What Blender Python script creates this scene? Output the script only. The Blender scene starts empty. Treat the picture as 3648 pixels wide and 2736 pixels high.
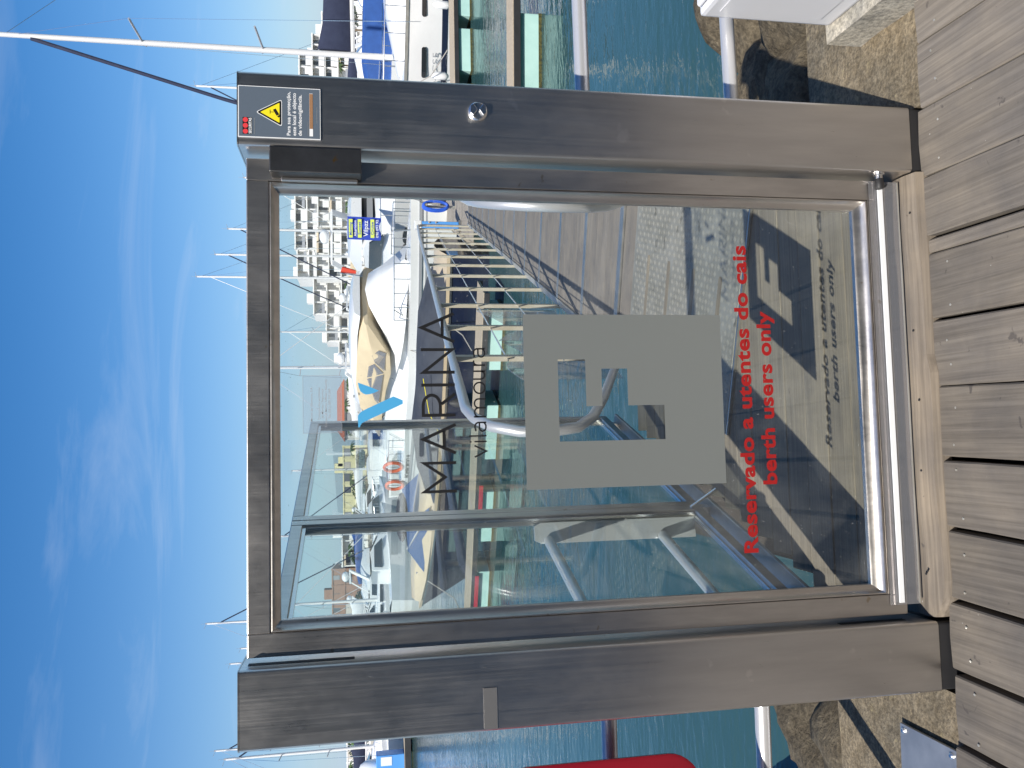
import bpy, bmesh, math, random
from mathutils import Vector, Matrix, noise
rad = math.radians
random.seed(11)
sc = bpy.context.scene
col = sc.collection

# ---------------------------------------------------------------- camera, sky, sun, exposure
yaw, pitch, roll = 0.0691884, 0.1817072, -0.0112066
fwd = Vector((math.sin(yaw)*math.cos(pitch), math.cos(yaw)*math.cos(pitch), -math.sin(pitch)))
rgt = Vector((math.cos(yaw), -math.sin(yaw), 0))
upv = rgt.cross(fwd)
Rv = rgt*math.cos(roll) + upv*math.sin(roll)
Uv = -rgt*math.sin(roll) + upv*math.cos(roll)
cd = bpy.data.cameras.new('camera')
cd.sensor_fit = 'HORIZONTAL'; cd.sensor_width = 36.0
cd.lens = 36.0*2951/3648
cd.clip_start = 0.05; cd.clip_end = 8000
cam = bpy.data.objects.new('camera', cd)
X, Y, Z = -Uv, Rv, -fwd            # the photograph was taken with the camera turned on its side
cam.matrix_world = Matrix(((X.x, Y.x, Z.x, -0.10770), (X.y, Y.y, Z.y, -2.08850), (X.z, Y.z, Z.z, 1.6), (0, 0, 0, 1)))
col.objects.link(cam); sc.camera = cam

SUN_AZ, SUN_EL = 31.3, 44.4        # the light travels towards +Y turned SUN_AZ to +X
sd = Vector((math.sin(rad(SUN_AZ))*math.cos(rad(SUN_EL)), math.cos(rad(SUN_AZ))*math.cos(rad(SUN_EL)), -math.sin(rad(SUN_EL))))
sl = bpy.data.lights.new('sun', 'SUN'); sl.energy = 4.2; sl.angle = rad(0.55); sl.color = (1.0, 0.95, 0.87)
so = bpy.data.objects.new('sun', sl); so.rotation_euler = sd.to_track_quat('-Z', 'Y').to_euler(); so.location = (-5, -9, 12)
col.objects.link(so)

w = bpy.data.worlds.new('World'); sc.world = w; w.use_nodes = True
nt = w.node_tree; nt.nodes.clear()
def nn(t, ty, **k):
    n = t.nodes.new(ty)
    for a, b in k.items(): setattr(n, a, b)
    return n
out = nn(nt, 'ShaderNodeOutputWorld'); bg = nn(nt, 'ShaderNodeBackground')
sky = nn(nt, 'ShaderNodeTexSky', sky_type='NISHITA', sun_disc=False, sun_elevation=rad(SUN_EL), sun_rotation=rad(180+SUN_AZ), air_density=1.0, dust_density=1.8, ozone_density=4.0, altitude=400)
bg.inputs['Strength'].default_value = 0.104
tc = nn(nt, 'ShaderNodeTexCoord')
sep = nn(nt, 'ShaderNodeSeparateXYZ'); nt.links.new(tc.outputs['Generated'], sep.inputs[0])
dz = nn(nt, 'ShaderNodeMath', operation='ADD'); nt.links.new(sep.outputs['Z'], dz.inputs[0]); dz.inputs[1].default_value = 0.16
dx = nn(nt, 'ShaderNodeMath', operation='DIVIDE'); nt.links.new(sep.outputs['X'], dx.inputs[0]); nt.links.new(dz.outputs[0], dx.inputs[1])
dy = nn(nt, 'ShaderNodeMath', operation='DIVIDE'); nt.links.new(sep.outputs['Y'], dy.inputs[0]); nt.links.new(dz.outputs[0], dy.inputs[1])
cmb = nn(nt, 'ShaderNodeCombineXYZ'); nt.links.new(dx.outputs[0], cmb.inputs[0]); nt.links.new(dy.outputs[0], cmb.inputs[1])
mp = nn(nt, 'ShaderNodeMapping'); nt.links.new(cmb.outputs[0], mp.inputs[0])
mp.inputs['Rotation'].default_value = (0, 0, rad(-14)); mp.inputs['Scale'].default_value = (0.55, 1.5, 1); mp.inputs['Location'].default_value = (8.4, 4.9, 0)
n1 = nn(nt, 'ShaderNodeTexNoise'); n1.inputs['Scale'].default_value = 1.55; n1.inputs['Detail'].default_value = 9; n1.inputs['Roughness'].default_value = 0.6; n1.inputs['Distortion'].default_value = 0.9
nt.links.new(mp.outputs[0], n1.inputs['Vector'])
cr = nn(nt, 'ShaderNodeValToRGB'); cr.color_ramp.elements[0].position = 0.545; cr.color_ramp.elements[1].position = 0.88
cr.color_ramp.elements[1].color = (0.36, 0.36, 0.36, 1)
nt.links.new(n1.outputs['Fac'], cr.inputs[0])
mix = nn(nt, 'ShaderNodeMixRGB'); hsv = nn(nt, 'ShaderNodeHueSaturation'); hsv.inputs['Saturation'].default_value = 1.34; hsv.inputs['Hue'].default_value = .502; nt.links.new(sky.outputs[0], hsv.inputs['Color'])
nt.links.new(cr.outputs[0], mix.inputs[0]); nt.links.new(hsv.outputs[0], mix.inputs[1]); mix.inputs[2].default_value = (5.0, 5.7, 6.8, 1)
hz = nn(nt, 'ShaderNodeMath', operation='MULTIPLY'); nt.links.new(sep.outputs['Z'], hz.inputs[0]); hz.inputs[1].default_value = -10.0
he = nn(nt, 'ShaderNodeMath', operation='EXPONENT'); nt.links.new(hz.outputs[0], he.inputs[0])
hm = nn(nt, 'ShaderNodeMath', operation='MULTIPLY', use_clamp=True); nt.links.new(he.outputs[0], hm.inputs[0]); hm.inputs[1].default_value = .85
mh = nn(nt, 'ShaderNodeMixRGB'); nt.links.new(hm.outputs[0], mh.inputs[0]); nt.links.new(mix.outputs[0], mh.inputs[1]); mh.inputs[2].default_value = (3.9, 5.1, 6.4, 1)
nt.links.new(mh.outputs[0], bg.inputs[0]); nt.links.new(bg.outputs[0], out.inputs[0])

vs = sc.view_settings; vs.view_transform = 'Standard'; vs.look = 'None'; vs.gamma = 1; vs.exposure = 0.45; vs.use_curve_mapping = False
sc.cycles.max_bounces = 10; sc.cycles.transparent_max_bounces = 24; sc.cycles.caustics_reflective = False; sc.cycles.caustics_refractive = False

# ---------------------------------------------------------------- helpers
def tag(o, label=None, cat=None, group=None, kind=None):
    if label: o['label'] = label
    if cat: o['category'] = cat
    if group: o['group'] = group
    if kind: o['kind'] = kind
    return o
def thing(name, label, cat, loc=(0, 0, 0), rz=0, group=None, kind=None):
    o = bpy.data.objects.new(name, None); col.objects.link(o)
    o.location = loc; o.rotation_euler = (0, 0, rz); o.empty_display_size = 0.2
    return tag(o, label, cat, group, kind)

class MB:
    def __init__(s): s.v = []; s.f = []
    def add(s, vs_, fs):
        b = len(s.v); s.v += [tuple(x) for x in vs_]; s.f += [tuple(i+b for i in f) for f in fs]; return s
    def box(s, x0, x1, y0, y1, z0, z1):
        return s.add([(x, y, z) for z in (z0, z1) for y in (y0, y1) for x in (x0, x1)],
                     [(0, 2, 3, 1), (4, 5, 7, 6), (0, 1, 5, 4), (2, 6, 7, 3), (0, 4, 6, 2), (1, 3, 7, 5)])
    def beam(s, a, b, w_, h_, up=(0, 0, 1)):
        a = Vector(a); b = Vector(b); d = (b-a).normalized(); u = Vector(up)
        if abs(d.dot(u)) > .98: u = Vector((0, 1, 0))
        x = d.cross(u).normalized(); y = x.cross(d)
        pts = []
        for p in (a, b):
            for sx, sy in ((-1, -1), (1, -1), (1, 1), (-1, 1)): pts.append(p + x*sx*w_/2 + y*sy*h_/2)
        return s.add(pts, [(3, 2, 1, 0), (4, 5, 6, 7), (0, 1, 5, 4), (1, 2, 6, 5), (2, 3, 7, 6), (3, 0, 4, 7)])
    def tube(s, pts, r, n=10, r2=None):
        pts = [Vector(p) for p in pts]; m = len(pts); prev = None; rings = []
        for i, p in enumerate(pts):
            d = (pts[min(i+1, m-1)] - pts[max(i-1, 0)]).normalized()
            if prev is None:
                u = Vector((0, 0, 1)) if abs(d.z) < .9 else Vector((0, 1, 0))
                x = d.cross(u).normalized()
            else: x = (prev - d*prev.dot(d)).normalized()
            prev = x; y = d.cross(x)
            rr = r if r2 is None else r + (r2-r)*i/(m-1)
            rings.append([p + x*math.cos(2*math.pi*k/n)*rr + y*math.sin(2*math.pi*k/n)*rr for k in range(n)])
        vs_ = [q for g in rings for q in g]; fs = []
        for i in range(m-1):
            for k in range(n): fs.append((i*n+k, i*n+(k+1) % n, (i+1)*n+(k+1) % n, (i+1)*n+k))
        fs.append(tuple(range(n-1, -1, -1))); fs.append(tuple((m-1)*n+k for k in range(n)))
        return s.add(vs_, fs)
    def prism(s, poly, f, d0, d1):           # poly of 2-D points, f(a, b, d) -> 3-D
        n = len(poly); vs_ = [f(a, b, d0) for a, b in poly] + [f(a, b, d1) for a, b in poly]
        return s.add(vs_, [tuple(range(n-1, -1, -1)), tuple(range(n, 2*n))] + [(i, (i+1) % n, n+(i+1) % n, n+i) for i in range(n)])
    def loft(s, secs, cap=True, close=True):
        n = len(secs[0]); vs_ = [p for q in secs for p in q]; fs = []
        for i in range(len(secs)-1):
            for k in range(n if close else n-1): fs.append((i*n+k, i*n+(k+1) % n, (i+1)*n+(k+1) % n, (i+1)*n+k))
        if cap: fs.append(tuple(range(n-1, -1, -1))); fs.append(tuple((len(secs)-1)*n+k for k in range(n)))
        return s.add(vs_, fs)
    def lathe(s, prof, n=20, o=(0, 0, 0), ax='z'):
        vs_ = []
        for r, h in prof:
            for k in range(n):
                a = 2*math.pi*k/n; p = (r*math.cos(a), r*math.sin(a), h)
                if ax == 'y': p = (p[0], -p[2], p[1])
                if ax == 'x': p = (-p[2], p[0], p[1])
                vs_.append((p[0]+o[0], p[1]+o[1], p[2]+o[2]))
        m = len(prof); fs = [(i*n+k, i*n+(k+1) % n, (i+1)*n+(k+1) % n, (i+1)*n+k) for i in range(m-1) for k in range(n)]
        fs.append(tuple(range(n-1, -1, -1))); fs.append(tuple((m-1)*n+k for k in range(n)))
        return s.add(vs_, fs)
    def ball(s, c, rx, ry, rz, n=14, m=8):
        return s.lathe_xyz([(math.sin(math.pi*i/m), -math.cos(math.pi*i/m)) for i in range(m+1)], n, c, (rx, ry, rz))
    def lathe_xyz(s, prof, n, c, sc_):
        vs_ = []
        for r, h in prof:
            for k in range(n):
                a = 2*math.pi*k/n; vs_.append((c[0]+r*math.cos(a)*sc_[0], c[1]+r*math.sin(a)*sc_[1], c[2]+h*sc_[2]))
        m = len(prof)
        return s.add(vs_, [(i*n+k, i*n+(k+1) % n, (i+1)*n+(k+1) % n, (i+1)*n+k) for i in range(m-1) for k in range(n)])
    def mesh(s, name, smooth=False, bevel=0, seg=1, fix=True):
        me = bpy.data.meshes.new(name); me.from_pydata(s.v, [], s.f)
        bm = bmesh.new(); bm.from_mesh(me)
        if fix:
            bmesh.ops.remove_doubles(bm, verts=bm.verts, dist=1e-5)
            bmesh.ops.recalc_face_normals(bm, faces=bm.faces)
        if bevel:
            es = [e for e in bm.edges if len(e.link_faces) == 2 and e.calc_face_angle(0) > 0.5]
            bmesh.ops.bevel(bm, geom=es, offset=bevel, segments=seg, profile=0.6, affect='EDGES', clamp_overlap=True)
        if smooth:
            for f in bm.faces: f.smooth = True
            for e in bm.edges:
                if len(e.link_faces) == 2 and e.calc_face_angle(0) > rad(38): e.smooth = False
        bm.to_mesh(me); bm.free(); return me
    def build(s, name, m, parent=None, smooth=False, bevel=0, seg=1, loc=None, rz=None, fix=True):
        me = s.mesh(name, smooth, bevel, seg, fix)
        return put(name, me, m, parent, loc, rz)
def put(name, me, m, parent=None, loc=None, rz=None):
    if m is not None and not me.materials: me.materials.append(m)
    o = bpy.data.objects.new(name, me); col.objects.link(o)
    if parent is not None: o.parent = parent
    if loc: o.location = loc
    if rz: o.rotation_euler = (0, 0, rz)
    return o
def again(o, loc=None, rz=None, parent=None):   # one more object on the same mesh
    c = o.copy(); col.objects.link(c)
    if loc is not None: c.location = loc
    if rz is not None: c.rotation_euler = (0, 0, rz)
    if parent is not None: c.parent = parent
    return c
def copy_tree(o, parent=None):
    c = o.copy(); col.objects.link(c)
    if parent is not None: c.parent = parent
    for ch in o.children: copy_tree(ch, c)
    return c

# ---------------------------------------------------------------- materials
def mat(name, c, rough=.5, metal=0, c2=None, scale=(1, 1, 1), ns=5, detail=5, lo=.35, hi=.65, bump=0, rand=0, spec=.5, rvar=0, coat=0, dist=.002, spots=None, transl=0):
    m = bpy.data.materials.new(name); m.use_nodes = True; t = m.node_tree; b = t.nodes['Principled BSDF']
    b.inputs['Base Color'].default_value = (*c, 1); b.inputs['Roughness'].default_value = rough; b.inputs['Metallic'].default_value = metal
    b.inputs['Specular IOR Level'].default_value = spec; b.inputs['Coat Weight'].default_value = coat
    src = None
    if c2 or bump or rvar or spots or rand:
        tcd = nn(t, 'ShaderNodeTexCoord'); mpg = nn(t, 'ShaderNodeMapping'); mpg.inputs['Scale'].default_value = scale
        oi = nn(t, 'ShaderNodeObjectInfo')
        ad = nn(t, 'ShaderNodeVectorMath', operation='ADD'); mu = nn(t, 'ShaderNodeMath', operation='MULTIPLY'); mu.inputs[1].default_value = 37.0
        t.links.new(oi.outputs['Random'], mu.inputs[0])
        t.links.new(tcd.outputs['Object'], mpg.inputs[0]); t.links.new(mpg.outputs[0], ad.inputs[0]); t.links.new(mu.outputs[0], ad.inputs[1])
        nz = nn(t, 'ShaderNodeTexNoise'); nz.inputs['Scale'].default_value = ns; nz.inputs['Detail'].default_value = detail; nz.inputs['Roughness'].default_value = .6
        t.links.new(ad.outputs[0], nz.inputs['Vector'])
        if c2:
            rp = nn(t, 'ShaderNodeValToRGB'); rp.color_ramp.elements[0].position = lo; rp.color_ramp.elements[1].position = hi
            rp.color_ramp.elements[0].color = (*c2, 1); rp.color_ramp.elements[1].color = (*c, 1)
            t.links.new(nz.outputs['Fac'], rp.inputs[0]); src = rp.outputs[0]
        if spots:                                   # (colour, scale, threshold)
            n2 = nn(t, 'ShaderNodeTexNoise'); n2.inputs['Scale'].default_value = spots[1]; n2.inputs['Detail'].default_value = 3
            av = nn(t, 'ShaderNodeVectorMath', operation='ADD'); t.links.new(tcd.outputs['Object'], av.inputs[0]); t.links.new(mu.outputs[0], av.inputs[1]); t.links.new(av.outputs[0], n2.inputs['Vector'])
            r2 = nn(t, 'ShaderNodeValToRGB'); r2.color_ramp.elements[0].position = spots[2]; r2.color_ramp.elements[1].position = spots[2]+.05
            t.links.new(n2.outputs['Fac'], r2.inputs[0])
            mx = nn(t, 'ShaderNodeMixRGB'); t.links.new(r2.outputs[0], mx.inputs[0]); mx.inputs[2].default_value = (*spots[0], 1)
            if src: t.links.new(src, mx.inputs[1])
            else: mx.inputs[1].default_value = (*c, 1)
            src = mx.outputs[0]
        if rand:
            hs = nn(t, 'ShaderNodeHueSaturation'); mr = nn(t, 'ShaderNodeMapRange'); mr.inputs['To Min'].default_value = 1-rand; mr.inputs['To Max'].default_value = 1+rand
            t.links.new(oi.outputs['Random'], mr.inputs[0]); t.links.new(mr.outputs[0], hs.inputs['Value'])
            if src: t.links.new(src, hs.inputs['Color'])
            else: hs.inputs['Color'].default_value = (*c, 1)
            src = hs.outputs[0]
        if src: t.links.new(src, b.inputs['Base Color'])
        if bump:
            bp = nn(t, 'ShaderNodeBump'); bp.inputs['Strength'].default_value = bump; bp.inputs['Distance'].default_value = dist
            t.links.new(nz.outputs['Fac'], bp.inputs['Height']); t.links.new(bp.outputs[0], b.inputs['Normal'])
        if rvar:
            mr2 = nn(t, 'ShaderNodeMapRange'); mr2.inputs['To Min'].default_value = rough-rvar; mr2.inputs['To Max'].default_value = rough+rvar
            t.links.new(nz.outputs['Fac'], mr2.inputs[0]); t.links.new(mr2.outputs[0], b.inputs['Roughness'])
    return m

def glass_mat(name, tint, base=.04, k=.96, rough=0.0, film=0.0, filmcol=(.8, .8, .8)):
    m = bpy.data.materials.new(name); m.use_nodes = True; t = m.node_tree; t.nodes.clear()
    o = nn(t, 'ShaderNodeOutputMaterial'); tr = nn(t, 'ShaderNodeBsdfTransparent'); tr.inputs[0].default_value = (*tint, 1)
    gl = nn(t, 'ShaderNodeBsdfGlossy'); gl.inputs['Roughness'].default_value = rough; gl.inputs['Color'].default_value = (.95, .97, .97, 1)
    lw = nn(t, 'ShaderNodeLayerWeight'); lw.inputs[0].default_value = .5
    pw = nn(t, 'ShaderNodeMath', operation='POWER'); t.links.new(lw.outputs['Facing'], pw.inputs[0]); pw.inputs[1].default_value = 5
    ma = nn(t, 'ShaderNodeMath', operation='MULTIPLY_ADD'); t.links.new(pw.outputs[0], ma.inputs[0]); ma.inputs[1].default_value = k; ma.inputs[2].default_value = base
    mx = nn(t, 'ShaderNodeMixShader'); t.links.new(ma.outputs[0], mx.inputs[0]); t.links.new(tr.outputs[0], mx.inputs[1]); t.links.new(gl.outputs[0], mx.inputs[2])
    last = mx.outputs[0]
    if film:
        df = nn(t, 'ShaderNodeBsdfDiffuse'); df.inputs[0].default_value = (*filmcol, 1); m2 = nn(t, 'ShaderNodeMixShader'); m2.inputs[0].default_value = film
        t.links.new(last, m2.inputs[1]); t.links.new(df.outputs[0], m2.inputs[2]); last = m2.outputs[0]
    t.links.new(last, o.inputs[0]); return m

M = {}
def wood(name, light, dark, axis, grain=70., rand=.12, bump=.6, knots=.70, rough=.78, nail=(.09, .08, .075)):
    m = bpy.data.materials.new(name); m.use_nodes = True; t = m.node_tree; b = t.nodes['Principled BSDF']
    b.inputs['Roughness'].default_value = rough; b.inputs['Specular IOR Level'].default_value = .22
    tcd = nn(t, 'ShaderNodeTexCoord'); oi = nn(t, 'ShaderNodeObjectInfo'); mu = nn(t, 'ShaderNodeMath', operation='MULTIPLY'); mu.inputs[1].default_value = 53.
    t.links.new(oi.outputs['Random'], mu.inputs[0])
    av = nn(t, 'ShaderNodeVectorMath', operation='ADD'); t.links.new(tcd.outputs['Object'], av.inputs[0]); t.links.new(mu.outputs[0], av.inputs[1])
    def nz(sc_, det, scale, dis=0., ro=.6):
        mpg = nn(t, 'ShaderNodeMapping'); mpg.inputs['Scale'].default_value = sc_; t.links.new(av.outputs[0], mpg.inputs[0])
        n = nn(t, 'ShaderNodeTexNoise'); n.inputs['Scale'].default_value = scale; n.inputs['Detail'].default_value = det; n.inputs['Distortion'].default_value = dis; n.inputs['Roughness'].default_value = ro
        t.links.new(mpg.outputs[0], n.inputs['Vector']); return n
    def ramp(src, p0, p1, c0, c1):
        r = nn(t, 'ShaderNodeValToRGB'); r.color_ramp.elements[0].position = p0; r.color_ramp.elements[1].position = p1
        r.color_ramp.elements[0].color = (*c0, 1); r.color_ramp.elements[1].color = (*c1, 1); t.links.new(src, r.inputs[0]); return r
    g_ = (grain, 1.5, grain) if axis == 'y' else (1.5, grain, grain)
    fine = nz(g_, 6, 1.6, .25); broad = nz((2.2, 2.2, 2.2), 5, 1.8, .4); streak = nz((grain*.22, .7, grain*.22) if axis == 'y' else (.7, grain*.22, grain*.22), 4, 1.5, .5)
    base = ramp(fine.outputs['Fac'], .30, .70, dark, light)
    v1 = ramp(streak.outputs['Fac'], .3, .7, (.86, .86, .88), (1.06, 1.05, 1.03)); m1 = nn(t, 'ShaderNodeMixRGB', blend_type='MULTIPLY'); m1.inputs[0].default_value = 1
    t.links.new(base.outputs[0], m1.inputs[1]); t.links.new(v1.outputs[0], m1.inputs[2])
    v2 = ramp(broad.outputs['Fac'], .30, .70, (.76, .77, .80), (1.16, 1.12, 1.05)); m2 = nn(t, 'ShaderNodeMixRGB', blend_type='MULTIPLY'); m2.inputs[0].default_value = 1
    t.links.new(m1.outputs[0], m2.inputs[1]); t.links.new(v2.outputs[0], m2.inputs[2])
    crack = nz((grain*.9, .9, grain*.9) if axis == 'y' else (.9, grain*.9, grain*.9), 2, 1.1, .1); kr = ramp(crack.outputs['Fac'], .735, .77, (0, 0, 0), (.8, .8, .8))
    m3 = nn(t, 'ShaderNodeMixRGB'); t.links.new(kr.outputs[0], m3.inputs[0]); t.links.new(m2.outputs[0], m3.inputs[1]); m3.inputs[2].default_value = (dark[0]*.4, dark[1]*.4, dark[2]*.4, 1)
    spot = nz((1, 1, 1), 3, 16., .6); sr = ramp(spot.outputs['Fac'], knots, knots+.04, (0, 0, 0), (.75, .75, .75))
    m4 = nn(t, 'ShaderNodeMixRGB'); t.links.new(sr.outputs[0], m4.inputs[0]); t.links.new(m3.outputs[0], m4.inputs[1]); m4.inputs[2].default_value = (*nail, 1)
    spk = nz((1, 1, 1), 2, 60., 0); s2 = ramp(spk.outputs['Fac'], .765, .79, (0, 0, 0), (.7, .7, .7))
    m5 = nn(t, 'ShaderNodeMixRGB'); t.links.new(s2.outputs[0], m5.inputs[0]); t.links.new(m4.outputs[0], m5.inputs[1]); m5.inputs[2].default_value = (.55, .53, .5, 1)
    hs = nn(t, 'ShaderNodeHueSaturation'); mr = nn(t, 'ShaderNodeMapRange'); mr.inputs['To Min'].default_value = 1-rand; mr.inputs['To Max'].default_value = 1+rand
    t.links.new(oi.outputs['Random'], mr.inputs[0]); t.links.new(mr.outputs[0], hs.inputs['Value']); t.links.new(m5.outputs[0], hs.inputs['Color']); t.links.new(hs.outputs[0], b.inputs['Base Color'])
    bp = nn(t, 'ShaderNodeBump'); bp.inputs['Strength'].default_value = bump; bp.inputs['Distance'].default_value = .002; t.links.new(fine.outputs['Fac'], bp.inputs['Height']); t.links.new(bp.outputs[0], b.inputs['Normal'])
    return m
def stone(name, light, dark, scale, rand=.1, lichen=None, dist=.012, bump=.9, lth=.62):
    m = bpy.data.materials.new(name); m.use_nodes = True; t = m.node_tree; b = t.nodes['Principled BSDF']; b.inputs['Roughness'].default_value = .92; b.inputs['Specular IOR Level'].default_value = .2
    tcd = nn(t, 'ShaderNodeTexCoord'); oi = nn(t, 'ShaderNodeObjectInfo'); mu = nn(t, 'ShaderNodeMath', operation='MULTIPLY'); mu.inputs[1].default_value = 31.
    t.links.new(oi.outputs['Random'], mu.inputs[0]); av = nn(t, 'ShaderNodeVectorMath', operation='ADD'); t.links.new(tcd.outputs['Object'], av.inputs[0]); t.links.new(mu.outputs[0], av.inputs[1])
    def nz(scale_, det, ro=.65):
        n = nn(t, 'ShaderNodeTexNoise'); n.inputs['Scale'].default_value = scale_; n.inputs['Detail'].default_value = det; n.inputs['Roughness'].default_value = ro; t.links.new(av.outputs[0], n.inputs['Vector']); return n
    def ramp(src, p0, p1, c0, c1):
        r = nn(t, 'ShaderNodeValToRGB'); r.color_ramp.elements[0].position = p0; r.color_ramp.elements[1].position = p1
        r.color_ramp.elements[0].color = (*c0, 1); r.color_ramp.elements[1].color = (*c1, 1); t.links.new(src, r.inputs[0]); return r
    f = nz(scale, 10, .75); c = nz(scale*.16, 5); g = nz(scale*4.5, 3)
    base = ramp(f.outputs['Fac'], .34, .66, dark, light); v = ramp(c.outputs['Fac'], .3, .7, (.62, .64, .66), (1.15, 1.1, 1.0)); m1 = nn(t, 'ShaderNodeMixRGB', blend_type='MULTIPLY'); m1.inputs[0].default_value = 1
    t.links.new(base.outputs[0], m1.inputs[1]); t.links.new(v.outputs[0], m1.inputs[2]); last = m1
    v3 = ramp(g.outputs['Fac'], .36, .64, (.55, .55, .55), (1.3, 1.28, 1.22)); m2 = nn(t, 'ShaderNodeMixRGB', blend_type='MULTIPLY'); m2.inputs[0].default_value = .8
    t.links.new(last.outputs[0], m2.inputs[1]); t.links.new(v3.outputs[0], m2.inputs[2]); last = m2
    if lichen:
        l = nz(scale*.8, 6); lr = ramp(l.outputs['Fac'], lth, lth+.05, (0, 0, 0), (.6, .6, .6)); m3 = nn(t, 'ShaderNodeMixRGB'); t.links.new(lr.outputs[0], m3.inputs[0]); t.links.new(last.outputs[0], m3.inputs[1]); m3.inputs[2].default_value = (*lichen, 1); last = m3
    t.links.new(last.outputs[0], b.inputs['Base Color'])
    ad = nn(t, 'ShaderNodeMath', operation='MULTIPLY_ADD'); t.links.new(g.outputs['Fac'], ad.inputs[0]); ad.inputs[1].default_value = .25; t.links.new(f.outputs['Fac'], ad.inputs[2])
    bp = nn(t, 'ShaderNodeBump'); bp.inputs['Strength'].default_value = bump; bp.inputs['Distance'].default_value = dist; t.links.new(ad.outputs[0], bp.inputs['Height']); t.links.new(bp.outputs[0], b.inputs['Normal'])
    return m
M['steel'] = mat('brushed_steel', (.725, .70, .67), .30, 1, c2=(.645, .62, .595), scale=(3, 3, .35), ns=9, rvar=.05, bump=.02, detail=8, spots=((.78, .75, .72), 14, .68))
def brush(m, k=1.0):
    t = m.node_tree; b = t.nodes['Principled BSDF']; tcd = nn(t, 'ShaderNodeTexCoord')
    def nz(sc_, scale, det):
        g = nn(t, 'ShaderNodeMapping'); g.inputs['Scale'].default_value = sc_; t.links.new(tcd.outputs['Object'], g.inputs[0])
        n = nn(t, 'ShaderNodeTexNoise'); n.inputs['Scale'].default_value = scale; n.inputs['Detail'].default_value = det; n.inputs['Roughness'].default_value = .7; t.links.new(g.outputs[0], n.inputs['Vector']); return n
    fine = nz((260, 260, 2.2), 1.0, 3); smear = nz((5, 5, 3), 1.6, 6)
    a = nn(t, 'ShaderNodeMath', operation='MULTIPLY_ADD'); t.links.new(fine.outputs['Fac'], a.inputs[0]); a.inputs[1].default_value = .16*k; a.inputs[2].default_value = .14
    c = nn(t, 'ShaderNodeMath', operation='MULTIPLY_ADD'); t.links.new(smear.outputs['Fac'], c.inputs[0]); c.inputs[1].default_value = .22*k; t.links.new(a.outputs[0], c.inputs[2])
    t.links.new(c.outputs[0], b.inputs['Roughness'])
    bp = nn(t, 'ShaderNodeBump'); bp.inputs['Strength'].default_value = .10*k; bp.inputs['Distance'].default_value = .001; t.links.new(fine.outputs['Fac'], bp.inputs['Height']); t.links.new(bp.outputs[0], b.inputs['Normal'])
    b.inputs['Anisotropic'].default_value = .3
brush(M['steel'])
M['steel_leaf'] = mat('door_frame_steel', (.715, .68, .64), .29, 1, c2=(.59, .56, .53), scale=(4, 4, .6), ns=8, rvar=.06, bump=.02, detail=8, spots=((.50, .42, .33), 30, .70))
brush(M['steel_leaf'])
M['steel_bright'] = mat('polished_steel', (.76, .76, .76), .25, 1)
M['steel_dark'] = mat('dark_lock_steel', (.20, .20, .205), .4, 1, c2=(.14, .14, .14), ns=10, spots=((.26, .16, .06), 20, .69))
M['rail'] = mat('satin_rail_steel', (.70, .70, .71), .34, .55)
M['alu'] = mat('aluminium', (.62, .62, .60), .42, 1, c2=(.5, .5, .49), ns=14, rvar=.08)
M['alu_dull'] = mat('dull_aluminium', (.55, .55, .52), .5, .6, c2=(.42, .40, .35), ns=6)
M['baluster'] = mat('painted_baluster', (.60, .56, .47), .45, .3, c2=(.5, .44, .33), ns=6)
M['plank'] = wood('weathered_deck_wood', (.246, .222, .192), (.148, .133, .116), 'y', knots=.67, bump=.5, grain=60, rand=.18)
M['sill'] = wood('sill_wood', (.285, .245, .198), (.175, .149, .12), 'x', grain=55, knots=.71)
M['board'] = wood('inner_deck_wood', (.285, .255, .207), (.175, .156, .128), 'x', grain=85, knots=.74)
M['tan'] = mat('pontoon_deck_wood', (.47, .40, .30), .8, 0, c2=(.36, .30, .225), scale=(20, 20, 20), ns=1.5, rand=.08, spec=.2)
M['pier'] = mat('pier_deck_wood', (.36, .32, .275), .8, 0, c2=(.26, .23, .2), scale=(2, 30, 20), ns=1.5, rand=.12, spec=.2)
M['grip'] = wood('ribbed_gangway_board', (.262, .240, .214), (.196, .179, .160), 'x', grain=60, knots=.85, rand=.07, bump=.3)
M['black'] = mat('black_rubber', (.018, .018, .02), .55)
M['charcoal'] = mat('dark_fender_timber', (.028, .029, .033), .6, c2=(.02, .02, .02), ns=5)
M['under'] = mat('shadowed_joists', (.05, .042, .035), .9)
M['turq'] = mat('turquoise_float', (.47, .70, .64), .55, c2=(.40, .62, .57), ns=3, spec=.3)
M['weed'] = mat('weed_line', (.12, .11, .03), .9, c2=(.03, .03, .015), ns=30, bump=.6, dist=.02)
M['concrete'] = stone('lichen_concrete', (.32, .275, .21), (.17, .14, .10), 20, lichen=(.38, .32, .19))
M['plinth'] = stone('plinth_concrete', (.60, .57, .52), (.40, .38, .34), 16, dist=.006)
M['rock'] = stone('riprap_rock', (.27, .23, .17), (.115, .095, .07), 9, dist=.05, bump=1.0)
M['white'] = mat('white_gelcoat', (.82, .82, .81), .22, c2=(.78, .78, .77), ns=2, coat=.3)
M['cream'] = mat('cream_gelcoat', (.62, .50, .34), .35, c2=(.56, .45, .31), ns=4)
M['grey'] = mat('grey_trim', (.33, .34, .36), .4)
M['boatglass'] = mat('smoked_boat_window', (.02, .022, .026), .08, spec=.8)
M['blueglass'] = mat('blue_windscreen', (.04, .11, .3), .06, spec=.8)
M['navy'] = mat('navy_gelcoat', (.012, .018, .045), .15, spec=.6, coat=.4)
M['navycloth'] = mat('navy_canvas', (.018, .024, .055), .85, c2=(.026, .034, .07), ns=5, bump=.3, dist=.02)
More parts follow.
